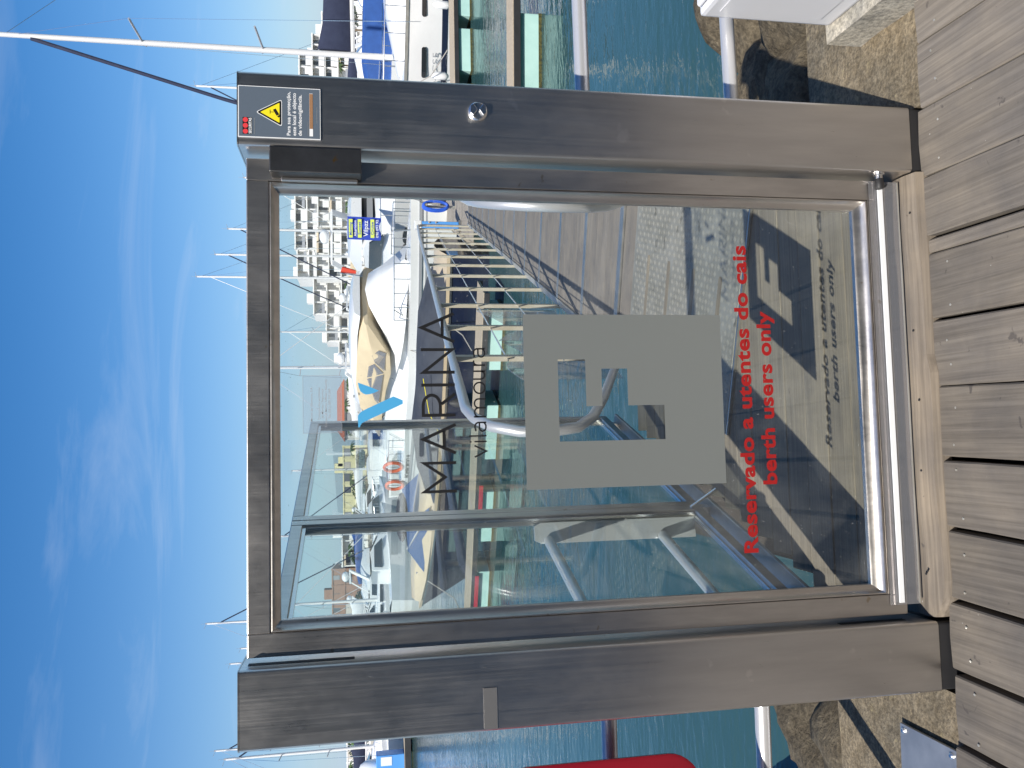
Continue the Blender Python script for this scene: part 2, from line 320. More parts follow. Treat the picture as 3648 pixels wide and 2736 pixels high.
M['charcloth'] = mat('charcoal_boat_cover', (.05, .057, .075), .8, c2=(.035, .04, .055), ns=3, bump=.4, dist=.03)
M['bluecloth'] = mat('blue_canvas', (.022, .085, .30), .8, c2=(.018, .07, .25), ns=4, bump=.3, dist=.02)
M['beige'] = mat('beige_canvas', (.66, .54, .36), .85, c2=(.60, .49, .33), ns=2.5, bump=.5, dist=.03)
M['vinyl'] = glass_mat('clear_vinyl_window', (.75, .75, .78), .10, .8, .08, .25, (.45, .46, .5))
M['red'] = mat('red_plastic', (.40, .012, .03), .32, spec=.5)
M['redflag'] = mat('red_flag', (.62, .06, .03), .8)
M['orange'] = mat('orange_ring', (.72, .13, .04), .5)
M['cabinet'] = mat('white_cabinet', (.74, .74, .76), .4, c2=(.70, .70, .72), ns=3)
M['plate'] = mat('galvanised_plate', (.50, .51, .52), .42, .75, c2=(.40, .41, .42), ns=9, rvar=.1)
M['mast'] = mat('mast_aluminium', (.72, .71, .69), .4, .15)
M['rope'] = mat('grey_rope', (.35, .33, .30), .9)
M['hose'] = mat('blue_hose', (.03, .12, .62), .5)
M['pedblue'] = mat('blue_pedestal', (.10, .33, .75), .45)
M['wall'] = mat('white_render', (.78, .77, .74), .85, c2=(.70, .69, .66), ns=.6, rand=.04)
M['wall2'] = mat('grey_render', (.66, .65, .62), .85, c2=(.58, .57, .55), ns=.6)
M['yellow'] = mat('pale_yellow_render', (.74, .68, .42), .85)
M['brick'] = mat('brown_render', (.33, .20, .14), .85, c2=(.29, .17, .12), ns=1)
M['pane'] = mat('dark_window', (.12, .13, .14), .3, spec=.5)
M['blind'] = mat('pale_blind', (.52, .48, .42), .8)
M['shutter'] = mat('grey_shutter', (.28, .29, .30), .6)
M['awning'] = mat('beige_awning', (.56, .46, .33), .8, rand=.2)
M['tile'] = mat('red_tiles', (.40, .13, .07), .8)
M['trunk'] = mat('palm_trunk', (.17, .13, .09), .9)
M['leaf'] = mat('palm_green', (.06, .10, .03), .7, rand=.25)
M['tree'] = mat('tree_green', (.055, .085, .03), .8, c2=(.03, .05, .018), ns=3, rand=.2)
M['quay'] = mat('far_quay', (.42, .39, .34), .9)
M['paving'] = mat('promenade_paving', (.36, .33, .29), .85, c2=(.28, .26, .22), ns=3)
M['ink'] = mat('black_vinyl_lettering', (.010, .010, .011), .45)
M['redvinyl'] = mat('red_vinyl_lettering', (.31, .014, .014), .6, spec=.2)
M['bluevinyl'] = mat('blue_vinyl', (.07, .36, .65), .45)
M['signgrey'] = mat('sign_grey_blue', (.105, .135, .175), .35)
M['signwhite'] = mat('sign_white', (.78, .80, .82), .45)
M['signred'] = mat('sign_red', (.72, .05, .06), .45)
M['yellowp'] = mat('sign_yellow', (.85, .72, .02), .45)
M['brown'] = mat('worn_brown_strip', (.30, .16, .08), .7, c2=(.5, .4, .3), ns=30, lo=.28, hi=.34)
M['banner'] = mat('blue_banner', (.03, .07, .48), .6)
M['lime'] = mat('banner_lime', (.66, .76, .12), .6)
M['tape'] = mat('grey_tape', (.20, .20, .205), .5, .7)
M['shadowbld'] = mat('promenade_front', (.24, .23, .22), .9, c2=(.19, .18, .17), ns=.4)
M['glass'] = glass_mat('door_glass', (.955, .972, .966))
def salt(m):
    t = m.node_tree; o = [n for n in t.nodes if n.type == 'OUTPUT_MATERIAL'][0]; last = o.inputs[0].links[0].from_socket
    tcd = nn(t, 'ShaderNodeTexCoord'); a = nn(t, 'ShaderNodeTexNoise'); a.inputs['Scale'].default_value = 170; a.inputs['Detail'].default_value = 1; t.links.new(tcd.outputs['Object'], a.inputs['Vector'])
    r = nn(t, 'ShaderNodeValToRGB'); r.color_ramp.elements[0].position = .76; r.color_ramp.elements[1].position = .80; r.color_ramp.elements[1].color = (.32, .32, .32, 1); t.links.new(a.outputs['Fac'], r.inputs[0])
    b = nn(t, 'ShaderNodeTexNoise'); b.inputs['Scale'].default_value = 3.2; b.inputs['Detail'].default_value = 6; b.inputs['Distortion'].default_value = 1.2; t.links.new(tcd.outputs['Object'], b.inputs['Vector'])
    r2 = nn(t, 'ShaderNodeValToRGB'); r2.color_ramp.elements[0].position = .45; r2.color_ramp.elements[1].position = .8; r2.color_ramp.elements[1].color = (.07, .07, .07, 1); t.links.new(b.outputs['Fac'], r2.inputs[0])
    ad = nn(t, 'ShaderNodeMath', operation='ADD', use_clamp=True); t.links.new(r.outputs[0], ad.inputs[0]); t.links.new(r2.outputs[0], ad.inputs[1])
    d = nn(t, 'ShaderNodeBsdfDiffuse'); d.inputs[0].default_value = (.62, .62, .6, 1); mx = nn(t, 'ShaderNodeMixShader'); t.links.new(ad.outputs[0], mx.inputs[0]); t.links.new(last, mx.inputs[1]); t.links.new(d.outputs[0], mx.inputs[2]); t.links.new(mx.outputs[0], o.inputs[0])
salt(M['glass'])
M['wingglass'] = glass_mat('screen_glass', (.915, .955, .948))
M['acrylic'] = glass_mat('clear_acrylic', (.90, .91, .93), .05, .9, .03, .10, (.7, .72, .76))
M['pvc'] = glass_mat('clear_pvc_strip', (.86, .86, .88), .05, .9, .08, .12, (.6, .6, .62))
M['etched'] = glass_mat('etched_label_film', (.93, .95, .975), .04, .9, .15, .10, (.60, .68, .78))

def frost():
    m = bpy.data.materials.new('frosted_vinyl'); m.use_nodes = True; t = m.node_tree; t.nodes.clear()
    o = nn(t, 'ShaderNodeOutputMaterial'); d = nn(t, 'ShaderNodeBsdfDiffuse'); d.inputs[0].default_value = (.245, .258, .248, 1)
    tl = nn(t, 'ShaderNodeBsdfTranslucent'); tl.inputs[0].default_value = (.55, .6, .6, 1)
    g = nn(t, 'ShaderNodeBsdfGlossy'); g.inputs['Roughness'].default_value = .25
    a = nn(t, 'ShaderNodeMixShader'); a.inputs[0].default_value = .35; t.links.new(d.outputs[0], a.inputs[1]); t.links.new(tl.outputs[0], a.inputs[2])
    b = nn(t, 'ShaderNodeMixShader'); b.inputs[0].default_value = .05; t.links.new(a.outputs[0], b.inputs[1]); t.links.new(g.outputs[0], b.inputs[2])
    t.links.new(b.outputs[0], o.inputs[0]); return m
M['frost'] = frost()

M['checker'] = mat('checker_plate_aluminium', (.36, .345, .30), .5, .35, c2=(.26, .245, .20), ns=6, detail=6, spots=((.17, .16, .13), 9, .64))
M['alu_relief'] = mat('worn_tread_relief', (.42, .405, .36), .42, .4)

def water():
    m = bpy.data.materials.new('harbour_water'); m.use_nodes = True; t = m.node_tree; b = t.nodes['Principled BSDF']
    b.inputs['Roughness'].default_value = .035; b.inputs['IOR'].default_value = 1.33
    tcd = nn(t, 'ShaderNodeTexCoord')
    n0 = nn(t, 'ShaderNodeTexNoise'); n0.inputs['Scale'].default_value = .35; n0.inputs['Detail'].default_value = 3; t.links.new(tcd.outputs['Object'], n0.inputs['Vector'])
    rp = nn(t, 'ShaderNodeValToRGB'); rp.color_ramp.elements[0].color = (.028, .070, .076, 1); rp.color_ramp.elements[1].color = (.038, .094, .097, 1)
    t.links.new(n0.outputs['Fac'], rp.inputs[0]); t.links.new(rp.outputs[0], b.inputs['Base Color'])
    hs = None
    for sx, sy, s_, wgt in ((1.0, 2.2, .9, 1.0), (1.0, 2.6, 3.2, .45), (1, 1.9, 9.0, .12)):
        mpg = nn(t, 'ShaderNodeMapping'); mpg.inputs['Scale'].default_value = (sx, sy, 1); mpg.inputs['Rotation'].default_value = (0, 0, rad(-12)); t.links.new(tcd.outputs['Object'], mpg.inputs[0])
        nz = nn(t, 'ShaderNodeTexNoise'); nz.inputs['Scale'].default_value = s_; nz.inputs['Detail'].default_value = 2.5; nz.inputs['Distortion'].default_value = .4; t.links.new(mpg.outputs[0], nz.inputs['Vector'])
        mu = nn(t, 'ShaderNodeMath', operation='MULTIPLY'); t.links.new(nz.outputs['Fac'], mu.inputs[0]); mu.inputs[1].default_value = wgt
        if hs is None: hs = mu
        else:
            ad = nn(t, 'ShaderNodeMath', operation='ADD'); t.links.new(hs.outputs[0], ad.inputs[0]); t.links.new(mu.outputs[0], ad.inputs[1]); hs = ad
    pt = nn(t, 'ShaderNodeTexNoise'); pt.inputs['Scale'].default_value = .22; pt.inputs['Detail'].default_value = 3; t.links.new(tcd.outputs['Object'], pt.inputs['Vector'])
    pr = nn(t, 'ShaderNodeMapRange'); pr.inputs['From Min'].default_value = .35; pr.inputs['From Max'].default_value = .65; pr.inputs['To Min'].default_value = .35; pr.inputs['To Max'].default_value = 1.0; t.links.new(pt.outputs['Fac'], pr.inputs[0])
    bp = nn(t, 'ShaderNodeBump'); t.links.new(pr.outputs[0], bp.inputs['Strength']); bp.inputs['Distance'].default_value = .034
    t.links.new(hs.outputs[0], bp.inputs['Height']); t.links.new(bp.outputs[0], b.inputs['Normal']); return m
M['water'] = water()

# ---------------------------------------------------------------- the setting
ZW, ZP = -1.05, -0.62              # water and pontoon levels (the boardwalk is 0)
tag(MB().add([(-2500, -40, ZW), (2500, -40, ZW), (2500, 4000, ZW), (-2500, 4000, ZW)], [(0, 1, 2, 3)]).build('water', M['water']), kind='structure')
tag(MB().box(-140, 160, 172, 420, -4, .25).build('far_quay', M['quay']), kind='structure')
tag(MB().box(-90, 90, -60, -3.2, -1.5, -.03).build('promenade', M['paving']), kind='structure')

# boardwalk of separate planks in front of the gate
bw = thing('boardwalk', None, None, kind='structure')
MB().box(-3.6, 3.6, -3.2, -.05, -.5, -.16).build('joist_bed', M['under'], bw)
xs = [-2.956, -2.759, -2.562, -2.365, -2.168, -1.971, -1.774, -1.577, -1.380, -1.166, -.968, -.772, -.576, -.378, -.185, .017, .206, .396, .442, .619, .818, 1.012, 1.21, 1.41, 1.61, 1.81, 2.01, 2.21, 2.41, 2.61]
gaps = {.396: .004, .442: .012, .619: .003, .818: .004, 1.012: .004, .206: .010, .017: .003, -.185: .013, -.378: .013, -.576: .016, -.772: .016, -.968: .015}
for a, b in zip(xs[:-1], xs[1:]):
    g0, g1 = gaps.get(a, .008)/2, gaps.get(b, .008)/2
    e = random.uniform(-.016, .001); sk = .03
    zz = random.uniform(-.003, .003); p = MB(); nsg = 9; top = []; bot = []
    ys = [e, -.03, -.08, -.16, -.3, -.5, -.9, -1.6, -3.1]
    secs = []
    for j, y in enumerate(ys):
        wob = .0022*noise.noise((a*9, y*7, 1)); wob2 = .0022*noise.noise((b*9, y*7, 5)); dxs = sk*y
        ends = .006*noise.noise((a*5, 3, 1)) if j == 0 else 0
        secs.append([(a+g0+wob+dxs, y+ends, zz-.004), (a+g0+.004+wob+dxs, y, zz), ((a+b)/2+dxs, y+(.004 if j == 0 else 0), zz+.0008), (b-g1-.004+wob2+dxs, y, zz), (b-g1+wob2+dxs, y-ends, zz-.004), (b-g1+dxs, y, zz-.05), (a+g0+dxs, y, zz-.05)])
    p.loft(secs); p.build('plank', M['plank'], bw)
nails = MB()
for a, b in zip(xs[8:-6], xs[9:-5]):
    for fx in (.22, .74):
        if b-a < .1: continue
        nails.lathe([(.0035, -.002), (.0035, .0016), (.001, .002)], 7, (a+(b-a)*fx+random.uniform(-.02, .02), -.075+random.uniform(-.02, .01), .001))
tag(nails.build('nail_head', M['alu_dull'], bw), kind='stuff')

# inner deck behind the gate, boards laid parallel to it
GA = rad(18.6); gv = Vector((math.sin(GA), math.cos(GA), 0)); gr = Vector((math.cos(GA), -math.sin(GA), 0)); GO = Vector((.30, 2.45, 0))
def gp(s, t, z): return GO + gv*s + gr*t + Vector((0, 0, z))
ideck = thing('landing_deck', None, None, kind='structure')
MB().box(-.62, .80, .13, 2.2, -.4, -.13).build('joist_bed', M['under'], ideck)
y = .125; k = 0
while y < 2.5:
    wd = .143; xl = max(-.80+ (y-.2)*.317+.03, -.86); xr = .82+(y-.2)*.317
    MB().box(xl, xr, y+.0015, y+wd-.0015, -.045, random.uniform(-.0015, .0015)).build('plank', M['board'], ideck, bevel=.0025)
    y += wd; k += 1

def rough_box(x0, x1, y0, y1, z0, z1, step, amp, seed, keep=()):
    bm = bmesh.new(); me = bpy.data.meshes.new('rough')
    bmesh.ops.create_cube(bm, size=1)
    for v in bm.verts: v.co = Vector((x0+(v.co.x+.5)*(x1-x0), y0+(v.co.y+.5)*(y1-y0), z0+(v.co.z+.5)*(z1-z0)))
    for _ in range(40):
        es = [e for e in bm.edges if e.calc_length() > step]
        if not es: break
        bmesh.ops.subdivide_edges(bm, edges=es, cuts=1, use_grid_fill=True)
    bmesh.ops.triangulate(bm, faces=bm.faces)
    for v in bm.verts:
        p = v.co*7+Vector((seed, 0, 0)); v.co += Vector((noise.noise(p), noise.noise(p+Vector((9, 3, 1))), noise.noise(p+Vector((3, 7, 5)))*.5))*amp
    bm.to_mesh(me); bm.free(); return me
tag(put('concrete_kerb', rough_box(.842, 4.2, -.004, .605, -.4, -.022, .07, .006, 1), M['concrete']), kind='structure')
tag(put('concrete_kerb', rough_box(-4.2, -.842, -.004, .608, -.4, -.022, .07, .006, 4), M['concrete']), kind='structure')
tag(MB().box(-6, 6, -3.1, .10, -1.6, -.5).build('quay_wall', M['quay']), kind='structure')

def rock(loc, r, sq, seed, label):
    bm = bmesh.new(); bmesh.ops.create_icosphere(bm, subdivisions=4, radius=1)
    q = Vector((seed*3.1, seed*1.7, 0))
    for v in bm.verts:
        n = v.co.normalized(); d = 1+.30*noise.noise(n*1.1+q)+.14*noise.noise(n*2.7+q)+.05*noise.noise(n*7+q)
        cell = noise.voronoi(n*1.5+q)[0][0]; d *= .86+.28*cell
        v.co = Vector((n.x*d*r*sq[0], n.y*d*r*sq[1], n.z*d*r*sq[2]))
    for f in bm.faces: f.smooth = True
    me = bpy.data.meshes.new('rock'); bm.to_mesh(me); bm.free()
    o = put('rock', me, M['rock'], loc=loc, rz=seed); tag(o, label, 'rock', 'rocks of the breakwater slope'); return o
RR = [((1.32, 1.12, -.52), .40, (1.1, .9, .7)), ((1.95, 1.02, -.48), .42, (1.0, .9, .8)), ((1.62, 1.72, -.74), .46, (1.25, .85, .62)), ((2.45, 1.6, -.72), .5, (1.1, .9, .7)),
      ((1.92, 2.42, -.98), .5, (1.15, .9, .62)), ((2.75, 2.6, -.95), .55, (1.1, 1, .7)), ((1.12, 1.72, -.92), .34, (.9, .9, .6)), ((3.3, 1.4, -.7), .6, (1, 1, .8))]
RL = [((-1.30, 1.02, -.60), .42, (1.1, .9, .7)), ((-1.85, 1.0, -.52), .42, (1, .9, .8)), ((-1.62, 1.66, -.82), .48, (1.2, .85, .65)), ((-1.05, 1.52, -.98), .34, (1, .9, .6)), ((-2.3, 1.75, -.85), .55, (1.1, .9, .7)), ((-1.75, 2.35, -1.08), .45, (1.1, .9, .6)), ((-2.7, 2.5, -1.0), .6, (1.2, .9, .6))]
ln = ['tawny boulder just below the right-hand concrete kerb', 'tawny boulder below the white cabinet', 'long flat sunlit boulder right of the right gate post', 'big boulder seaward of the white cabinet', 'boulder at the waterline right of the gate', 'outermost boulder at the waterline on the right', 'small shaded boulder hidden low behind the right gate post', 'large boulder beyond the frame on the right']
for i, (a, b, c) in enumerate(RR): rock(a, b, c, i+1, ln[i])
ln = ['dark boulder just below the left-hand concrete kerb', 'dark boulder at the left edge of the picture below the kerb', 'dark flat boulder left of the left gate post', 'small dark boulder tucked behind the left gate post', 'broad boulder under the left railing', 'boulder at the waterline left of the gate', 'outermost boulder at the waterline on the left']
for i, (a, b, c) in enumerate(RL): rock(a, b, c, i+21, ln[i])
#END_SETTING

# ---------------------------------------------------------------- lettering helpers
def text_mesh(body, x0, x1, zbase, zcap=None, ref=None, bold=0.0, y0=0.0, th=.0008, align='L', mapf=None):
    cu = bpy.data.curves.new('lettering', 'FONT'); cu.body = body; cu.size = 1; cu.offset = bold; cu.extrude = 0; cu.resolution_u = 5
    if bold: cu.space_character = 1.0+bold*1.6
    o = bpy.data.objects.new('tmp', cu); me = bpy.data.meshes.new_from_object(o)
    vx = [v.co.x for v in me.vertices]; a, b = min(vx), max(vx); sx = (x1-x0)/(b-a)
    sz = sx if zcap is None else (zcap-zbase)/.73
    bm = bmesh.new(); bm.from_mesh(me)
    r = bmesh.ops.extrude_face_region(bm, geom=bm.faces[:])
    for e in r['geom']:
        if isinstance(e, bmesh.types.BMVert): e.co.z += 1
    for v in bm.verts:
        px, pz, d = x0+(v.co.x-a)*sx, zbase+v.co.y*sz, v.co.z
        v.co = mapf(px, pz, d*th) if mapf else Vector((px, y0-d*th, pz))
    bmesh.ops.recalc_face_normals(bm, faces=bm.faces)
    for f_ in bm.faces: f_.smooth = False
    m2 = bpy.data.meshes.new('lettering'); bm.to_mesh(m2); bm.free()
    bpy.data.objects.remove(o); bpy.data.curves.remove(cu); bpy.data.meshes.remove(me)
    return m2
def put_words(name, body, x0, x1, zbase, zcap, bold, y0, th, m, parent):
    words = body.split(' ')
    cu = bpy.data.curves.new('measure', 'FONT'); cu.size = 1; cu.offset = bold; cu.space_character = 1.0+bold*1.6
    def width(s_):
        cu.body = s_; o = bpy.data.objects.new('tmp', cu); me = bpy.data.meshes.new_from_object(o); v_ = [v.co.x for v in me.vertices]; bpy.data.objects.remove(o); bpy.data.meshes.remove(me); return min(v_), max(v_)
    a, b = width(body); k = (x1-x0)/(b-a); pre = ''
    for w_ in words:
        full = width(pre+w_)[1]; l_, r_ = width(w_); end = x0+(full-a)*k
        put(name, text_mesh(w_, end-(r_-l_)*k, end, zbase, zcap, bold=bold, y0=y0, th=th), m, parent); pre += w_+' '
    bpy.data.curves.remove(cu)
def strokes(mb, pl, wd, y0, th=.0008, closed=False):
    pts = [Vector((p[0], p[1])) for p in pl]; n = len(pts); L = []; Rr = []
    for i in range(n):
        if closed: d0 = (pts[i]-pts[i-1]).normalized(); d1 = (pts[(i+1) % n]-pts[i]).normalized()
        else:
            d0 = (pts[i]-pts[max(i-1, 0)]); d1 = (pts[min(i+1, n-1)]-pts[i])
            d0 = d0.normalized() if d0.length else d1.normalized(); d1 = d1.normalized() if d1.length else d0
        t = (d0+d1).normalized(); nr = Vector((-t.y, t.x)); k = 1/max(.35, nr.dot(Vector((-d0.y, d0.x))))
        L.append(pts[i]+nr*wd/2*k); Rr.append(pts[i]-nr*wd/2*k)
    for i in range(n if closed else n-1):
        j = (i+1) % n
        mb.prism([L[i], L[j], Rr[j], Rr[i]], lambda a, b, d: (a, y0-d, b), 0, th)
def arc(cx, cz, rx, rz, a0, a1, n=14): return [(cx+rx*math.cos(rad(a0+(a1-a0)*i/n)), cz+rz*math.sin(rad(a0+(a1-a0)*i/n))) for i in range(n+1)]

# ---------------------------------------------------------------- gate posts
def rr_poly(x0, x1, y0, y1, r, n=5):
    p = []
    for cx, cy, a in ((x1-r, y1-r, 0), (x0+r, y1-r, 90), (x0+r, y0+r, 180), (x1-r, y0+r, 270)):
        p += [(cx+r*math.cos(rad(a+90*i/n)), cy+r*math.sin(rad(a+90*i/n))) for i in range(n+1)]
    return p
def post(x0, x1, label):
    t = thing('gate_post', label, 'gate post', ((x0+x1)/2, .09, 0), group='steel posts of the gate')
    hw = (x1-x0)/2
    MB().prism(rr_poly(-hw, hw, -.09, .09, .011), lambda a, b, d: (a, b, d), .03, 1.889).build('post_body', M['steel'], t, smooth=True)
    MB().prism(rr_poly(-hw+.003, hw-.003, -.087, .087, .009), lambda a, b, d: (a, b, d), -.3, .029).build('gap_reflection', M['black'], t, smooth=True)  # added black strip, paints the deck gap's dark reflection on the post foot
    MB().prism(rr_poly(-hw-.001, hw+.001, -.091, .091, .011), lambda a, b, d: (a, b, d), 1.8895, 1.8925).build('top_cap', M['steel'], t, smooth=True)
    return t
pL = post(-.828, -.637, 'broad brushed steel gate post on the hinge side, with a strip of old tape')
pR = post(.637, .828, 'broad brushed steel gate post carrying the video surveillance sign')
mb = MB().box(-.010, .090, -.0925, -.0905, 1.272, 1.306); tp = mb.build('old_tape', M['tape'], pL); tp.location = (.7325-.7325-.08+.002, 0, 0)
MB().box(.083, .0965, -.05, -.03, 1.62, 1.874).build('hinge', M['black'], pL)
MB().box(.083, .0965, -.05, -.03, .10, .30).build('hinge', M['black'], pL)
# turning grip on the right post
kx, kz = .0175, 1.29
kb = MB().lathe([(.026, .0905), (.026, .094), (.0235, .099), (.020, .101), (.001, .1015)], 28, (kx, 0, kz), 'y').build('lock_rose', M['steel_bright'], pR, smooth=True)
for s in (-1, 1):
    MB().prism([(kx, kz+s*.002), (kx+.016, kz+s*.013), (kx+.009, kz+s*.021), (kx-.009, kz+s*.021), (kx-.016, kz+s*.013)], lambda a, b, d: (a, -.1012-d, b), 0, .008).build('grip', M['steel_bright'], kb, bevel=.0012)
# lock housing and rubber stop
lb = MB().box(-.162, -.0962, -.098, -.046, 1.590, 1.815).build('lock_housing', M['steel_dark'], pR, bevel=.003, seg=2)
MB().box(-.172, -.1625, -.06, -.046, 1.600, 1.790).build('lock_flange', M['steel'], lb, bevel=.002)
st = MB().lathe([(.016, 0), (.016, .004), (.010, .006), (.010, .016)], 18, (-.0958, -.062, .118), 'x').build('stop_bolt', M['steel_bright'], pR, smooth=True)
MB().lathe([(.0115, .016), (.0125, .018), (.0125, .042), (.0105, .045), (.001, .045)], 18, (-.0958, -.062, .118), 'x').build('rubber_stop', M['black'], st, smooth=True)
# small scratches and rubbed spots left on the posts
for t_, n_ in ((pL, 9), (pR, 12)):
    for i in range(n_):
        s_ = MB()
        cx_, cz_ = random.uniform(-.075, .075), random.uniform(.45, 1.6); a_ = random.uniform(-.9, .9); L_ = random.uniform(.004, .018)
        dx_, dz_ = math.sin(a_)*L_, math.cos(a_)*L_; w_ = .0004
        s_.add([(cx_-w_, -.0903, cz_), (cx_+w_, -.0903, cz_), (cx_+dx_+w_*.4, -.0903, cz_+dz_), (cx_+dx_-w_*.4, -.0903, cz_+dz_)], [(0, 1, 2, 3)])
        s_.build('scratch', M['alu'], t_)

# surveillance sign on the right post
sg = thing('surveillance_sign', 'grey-blue video surveillance sign with yellow camera triangle on the right gate post', 'sign', (.722, -.0012, 1.69))
SX, SZ = .0655, .199
MB().box(-SX, SX, -.0030, 0, 0, SZ).build('sign_plate', M['signwhite'], sg)
MB().box(-SX+.002, SX-.002, -.0036, -.0031, .002, SZ-.002).build('sign_face', M['signgrey'], sg)
f = -.0038
MB().box(-.058, -.0155, f-.0002, f, .1655, .188).build('logo_ground', M['ink'], sg)
for i in range(3): MB().lathe([(.0062, 0), (.0062, .0003)], 20, (-.0512+i*.0145, f-.0003, .1812), 'y').build('logo_dot', M['signred'], sg)
put('logo_lettering', text_mesh('SECURITAS', -.0565, -.017, .1668, .1735, bold=.03, y0=f-.0003, th=.0002), M['signwhite'], sg)
def tri(cz, r, s, m, yy):
    P = [Vector((0, cz+r)), Vector((-r*.90, cz-r*.62)), Vector((r*.90, cz-r*.62))]; poly = []
    for i in range(3):
        a, b, c = P[i-1], P[i], P[(i+1) % 3]; d0 = (b-a).normalized(); d1 = (c-b).normalized()
        for k in range(5):
            tt = k/4; p0 = b-d0*s*(1-tt)*1; p1 = b+d1*s*tt; poly.append(tuple((b-d0*s)*(1-tt)**2+b*2*tt*(1-tt)+(b+d1*s)*tt**2))
    MB().prism(poly, lambda a, b, d: (a-.001, yy-d, b), 0, .0002).build('triangle', m, sg)
tri(.118, .0395, .008, M['signwhite'], f); tri(.1178, .0365, .006, M['ink'], f-.0003); tri(.1172, .0285, .002, M['yellowp'], f-.0006)
cmr = MB(); yy = f-.0009
cmr.prism([(-.009, .1065), (.006, .1155), (.0095, .109), (-.0055, .100)], lambda a, b, d: (a, yy-d, b), 0, .0002)
cmr.prism([(-.0135, .1015), (-.0105, .1055), (-.0068, .1005), (-.009, .0975)], lambda a, b, d: (a, yy-d, b), 0, .0002)
cmr.box(-.0005, .0008, yy-.0002, yy, .1135, .1225); cmr.box(-.0045, .0055, yy-.0002, yy, .1215, .1228); cmr.build('camera_symbol', M['ink'], sg)
for i, (s_, a, b) in enumerate((('Para sua protecção,', -.0575, .054), ('este local é objecto', -.0575, .0515), ('de videovigilância.', -.0575, .0475))):
    put('sign_lettering', text_mesh(s_, a, b, .0735-i*.0138, .0825-i*.0138, bold=.018, y0=f, th=.0002), M['signwhite'], sg)
MB().box(-.0575, .0525, f-.0002, f, .0185, .027).build('name_strip', M['signwhite'], sg)
MB().box(-.0385, .0515, f-.0004, f-.0002, .0187, .0268).build('worn_strip', M['brown'], sg)
for a, b, z_ in ((-.057, -.02, .0302), (-.024, .018, .0085), (-.058, -.016, .1595)): MB().box(a, b, f-.0001, f, z_, z_+.0006).build('fine_print', M['alu_dull'], sg)

# ---------------------------------------------------------------- gate leaf
gt = thing('glass_gate', 'closed steel framed glass gate with marina lettering between the two posts', 'gate', (0, 0, 0))
YF, YB = .050, .098
LX, IX, OX = .622, .565, .538; LB, IB, OB = .086, .143, .182; LT, IT, OT = 1.877, 1.822, 1.799
for s in (-1, 1):
    a, b = sorted((s*LX, s*IX)); MB().box(a, b, YF, YB, LB, LT).build('stile', M['steel_leaf'], gt, bevel=.0025, seg=2)
MB().box(-IX+.0003, IX-.0003, YF, YB, IT, LT).build('top_rail', M['steel_leaf'], gt, bevel=.0025, seg=2)
MB().box(-IX+.0003, IX-.0003, YF, YB, LB, IB).build('bottom_rail', M['steel_leaf'], gt, bevel=.0025, seg=2)
q0 = [(-IX, IB), (IX, IB), (IX, IT), (-IX, IT)]; q1 = [(-OX, OB), (OX, OB), (OX, OT), (-OX, OT)]
for i in range(4):
    j = (i+1) % 4; a, b, c_, d_ = q0[i], q0[j], q1[j], q1[i]
    mid = lambda p, q, k_: (p[0]*(1-k_)+q[0]*k_, p[1]*(1-k_)+q[1]*k_)
    prof = [(0, .058), (.10, .050), (.22, .0495), (.30, .056), (.55, .064), (.85, .067), (1, .071), (1, .085), (0, .085)]
    secs = [[(mid(p, q, k_)[0], yy_, mid(p, q, k_)[1]) for k_, yy_ in prof] for p, q in ((a, d_), (b, c_))]
    MB().loft(secs).build('glazing_bead', M['steel_leaf'], gt, smooth=True)
pane = MB().box(-IX+.01, IX-.01, .0855, .0915, IB+.01, IT-.01).build('glass_pane', M['glass'], gt)
YD = .0852                                                   # lettering sits on the front of the pane, 0.3 mm proud of it
G = YD
# frosted square with the stepped opening
def sq(X_, Y_):
    b = (Y_-143)/1365.; x0 = 248+37*b; x1 = 1805+48*b; zf = (X_-x0)/(x1-x0); y1 = 1540-63*zf; xf = (Y_-143)/(y1-143)
    return (.231-.471*xf, 1.166-.566*zf)
o_ = [sq(*p) for p in ((248, 143), (1805, 143), (1853, 1477), (285, 1540))]
h_ = [sq(*p) for p in ((515, 505), (727, 503), (735, 877), (863, 873), (858, 577), (1056, 576), (1065, 868), (1352, 863), (1362, 1132), (535, 1160))]
xa, xb = -.240, .231; z0_, z1_ = .600, 1.166
hx = [p[0] for p in h_]; hz = [p[1] for p in h_]
# opening corners, snapped to one rectangular lattice
xR1, xM, xR2, xR3, xL = h_[0][0], h_[2][0], h_[4][0], h_[6][0], (h_[8][0]+h_[9][0])/2
zt, za, zb, zc, zd = (h_[0][1]+h_[9][1])/2, h_[1][1], h_[3][1], h_[5][1], h_[7][1]
fr = MB(); bxx = lambda x0, x1, za_, zb_: fr.box(x0, x1, G-.0004, G, za_, zb_)
bxx(xa, xL, z0_, z1_); bxx(xL, xb, zt, z1_); bxx(xL, xb, z0_, zd)
bxx(xR1, xb, za, zt); bxx(xM, xb, zb, za); bxx(xR2, xb, zc, zb); bxx(xR3, xb, zd, zc)
fr.build('frosted_square', M['frost'], pane)
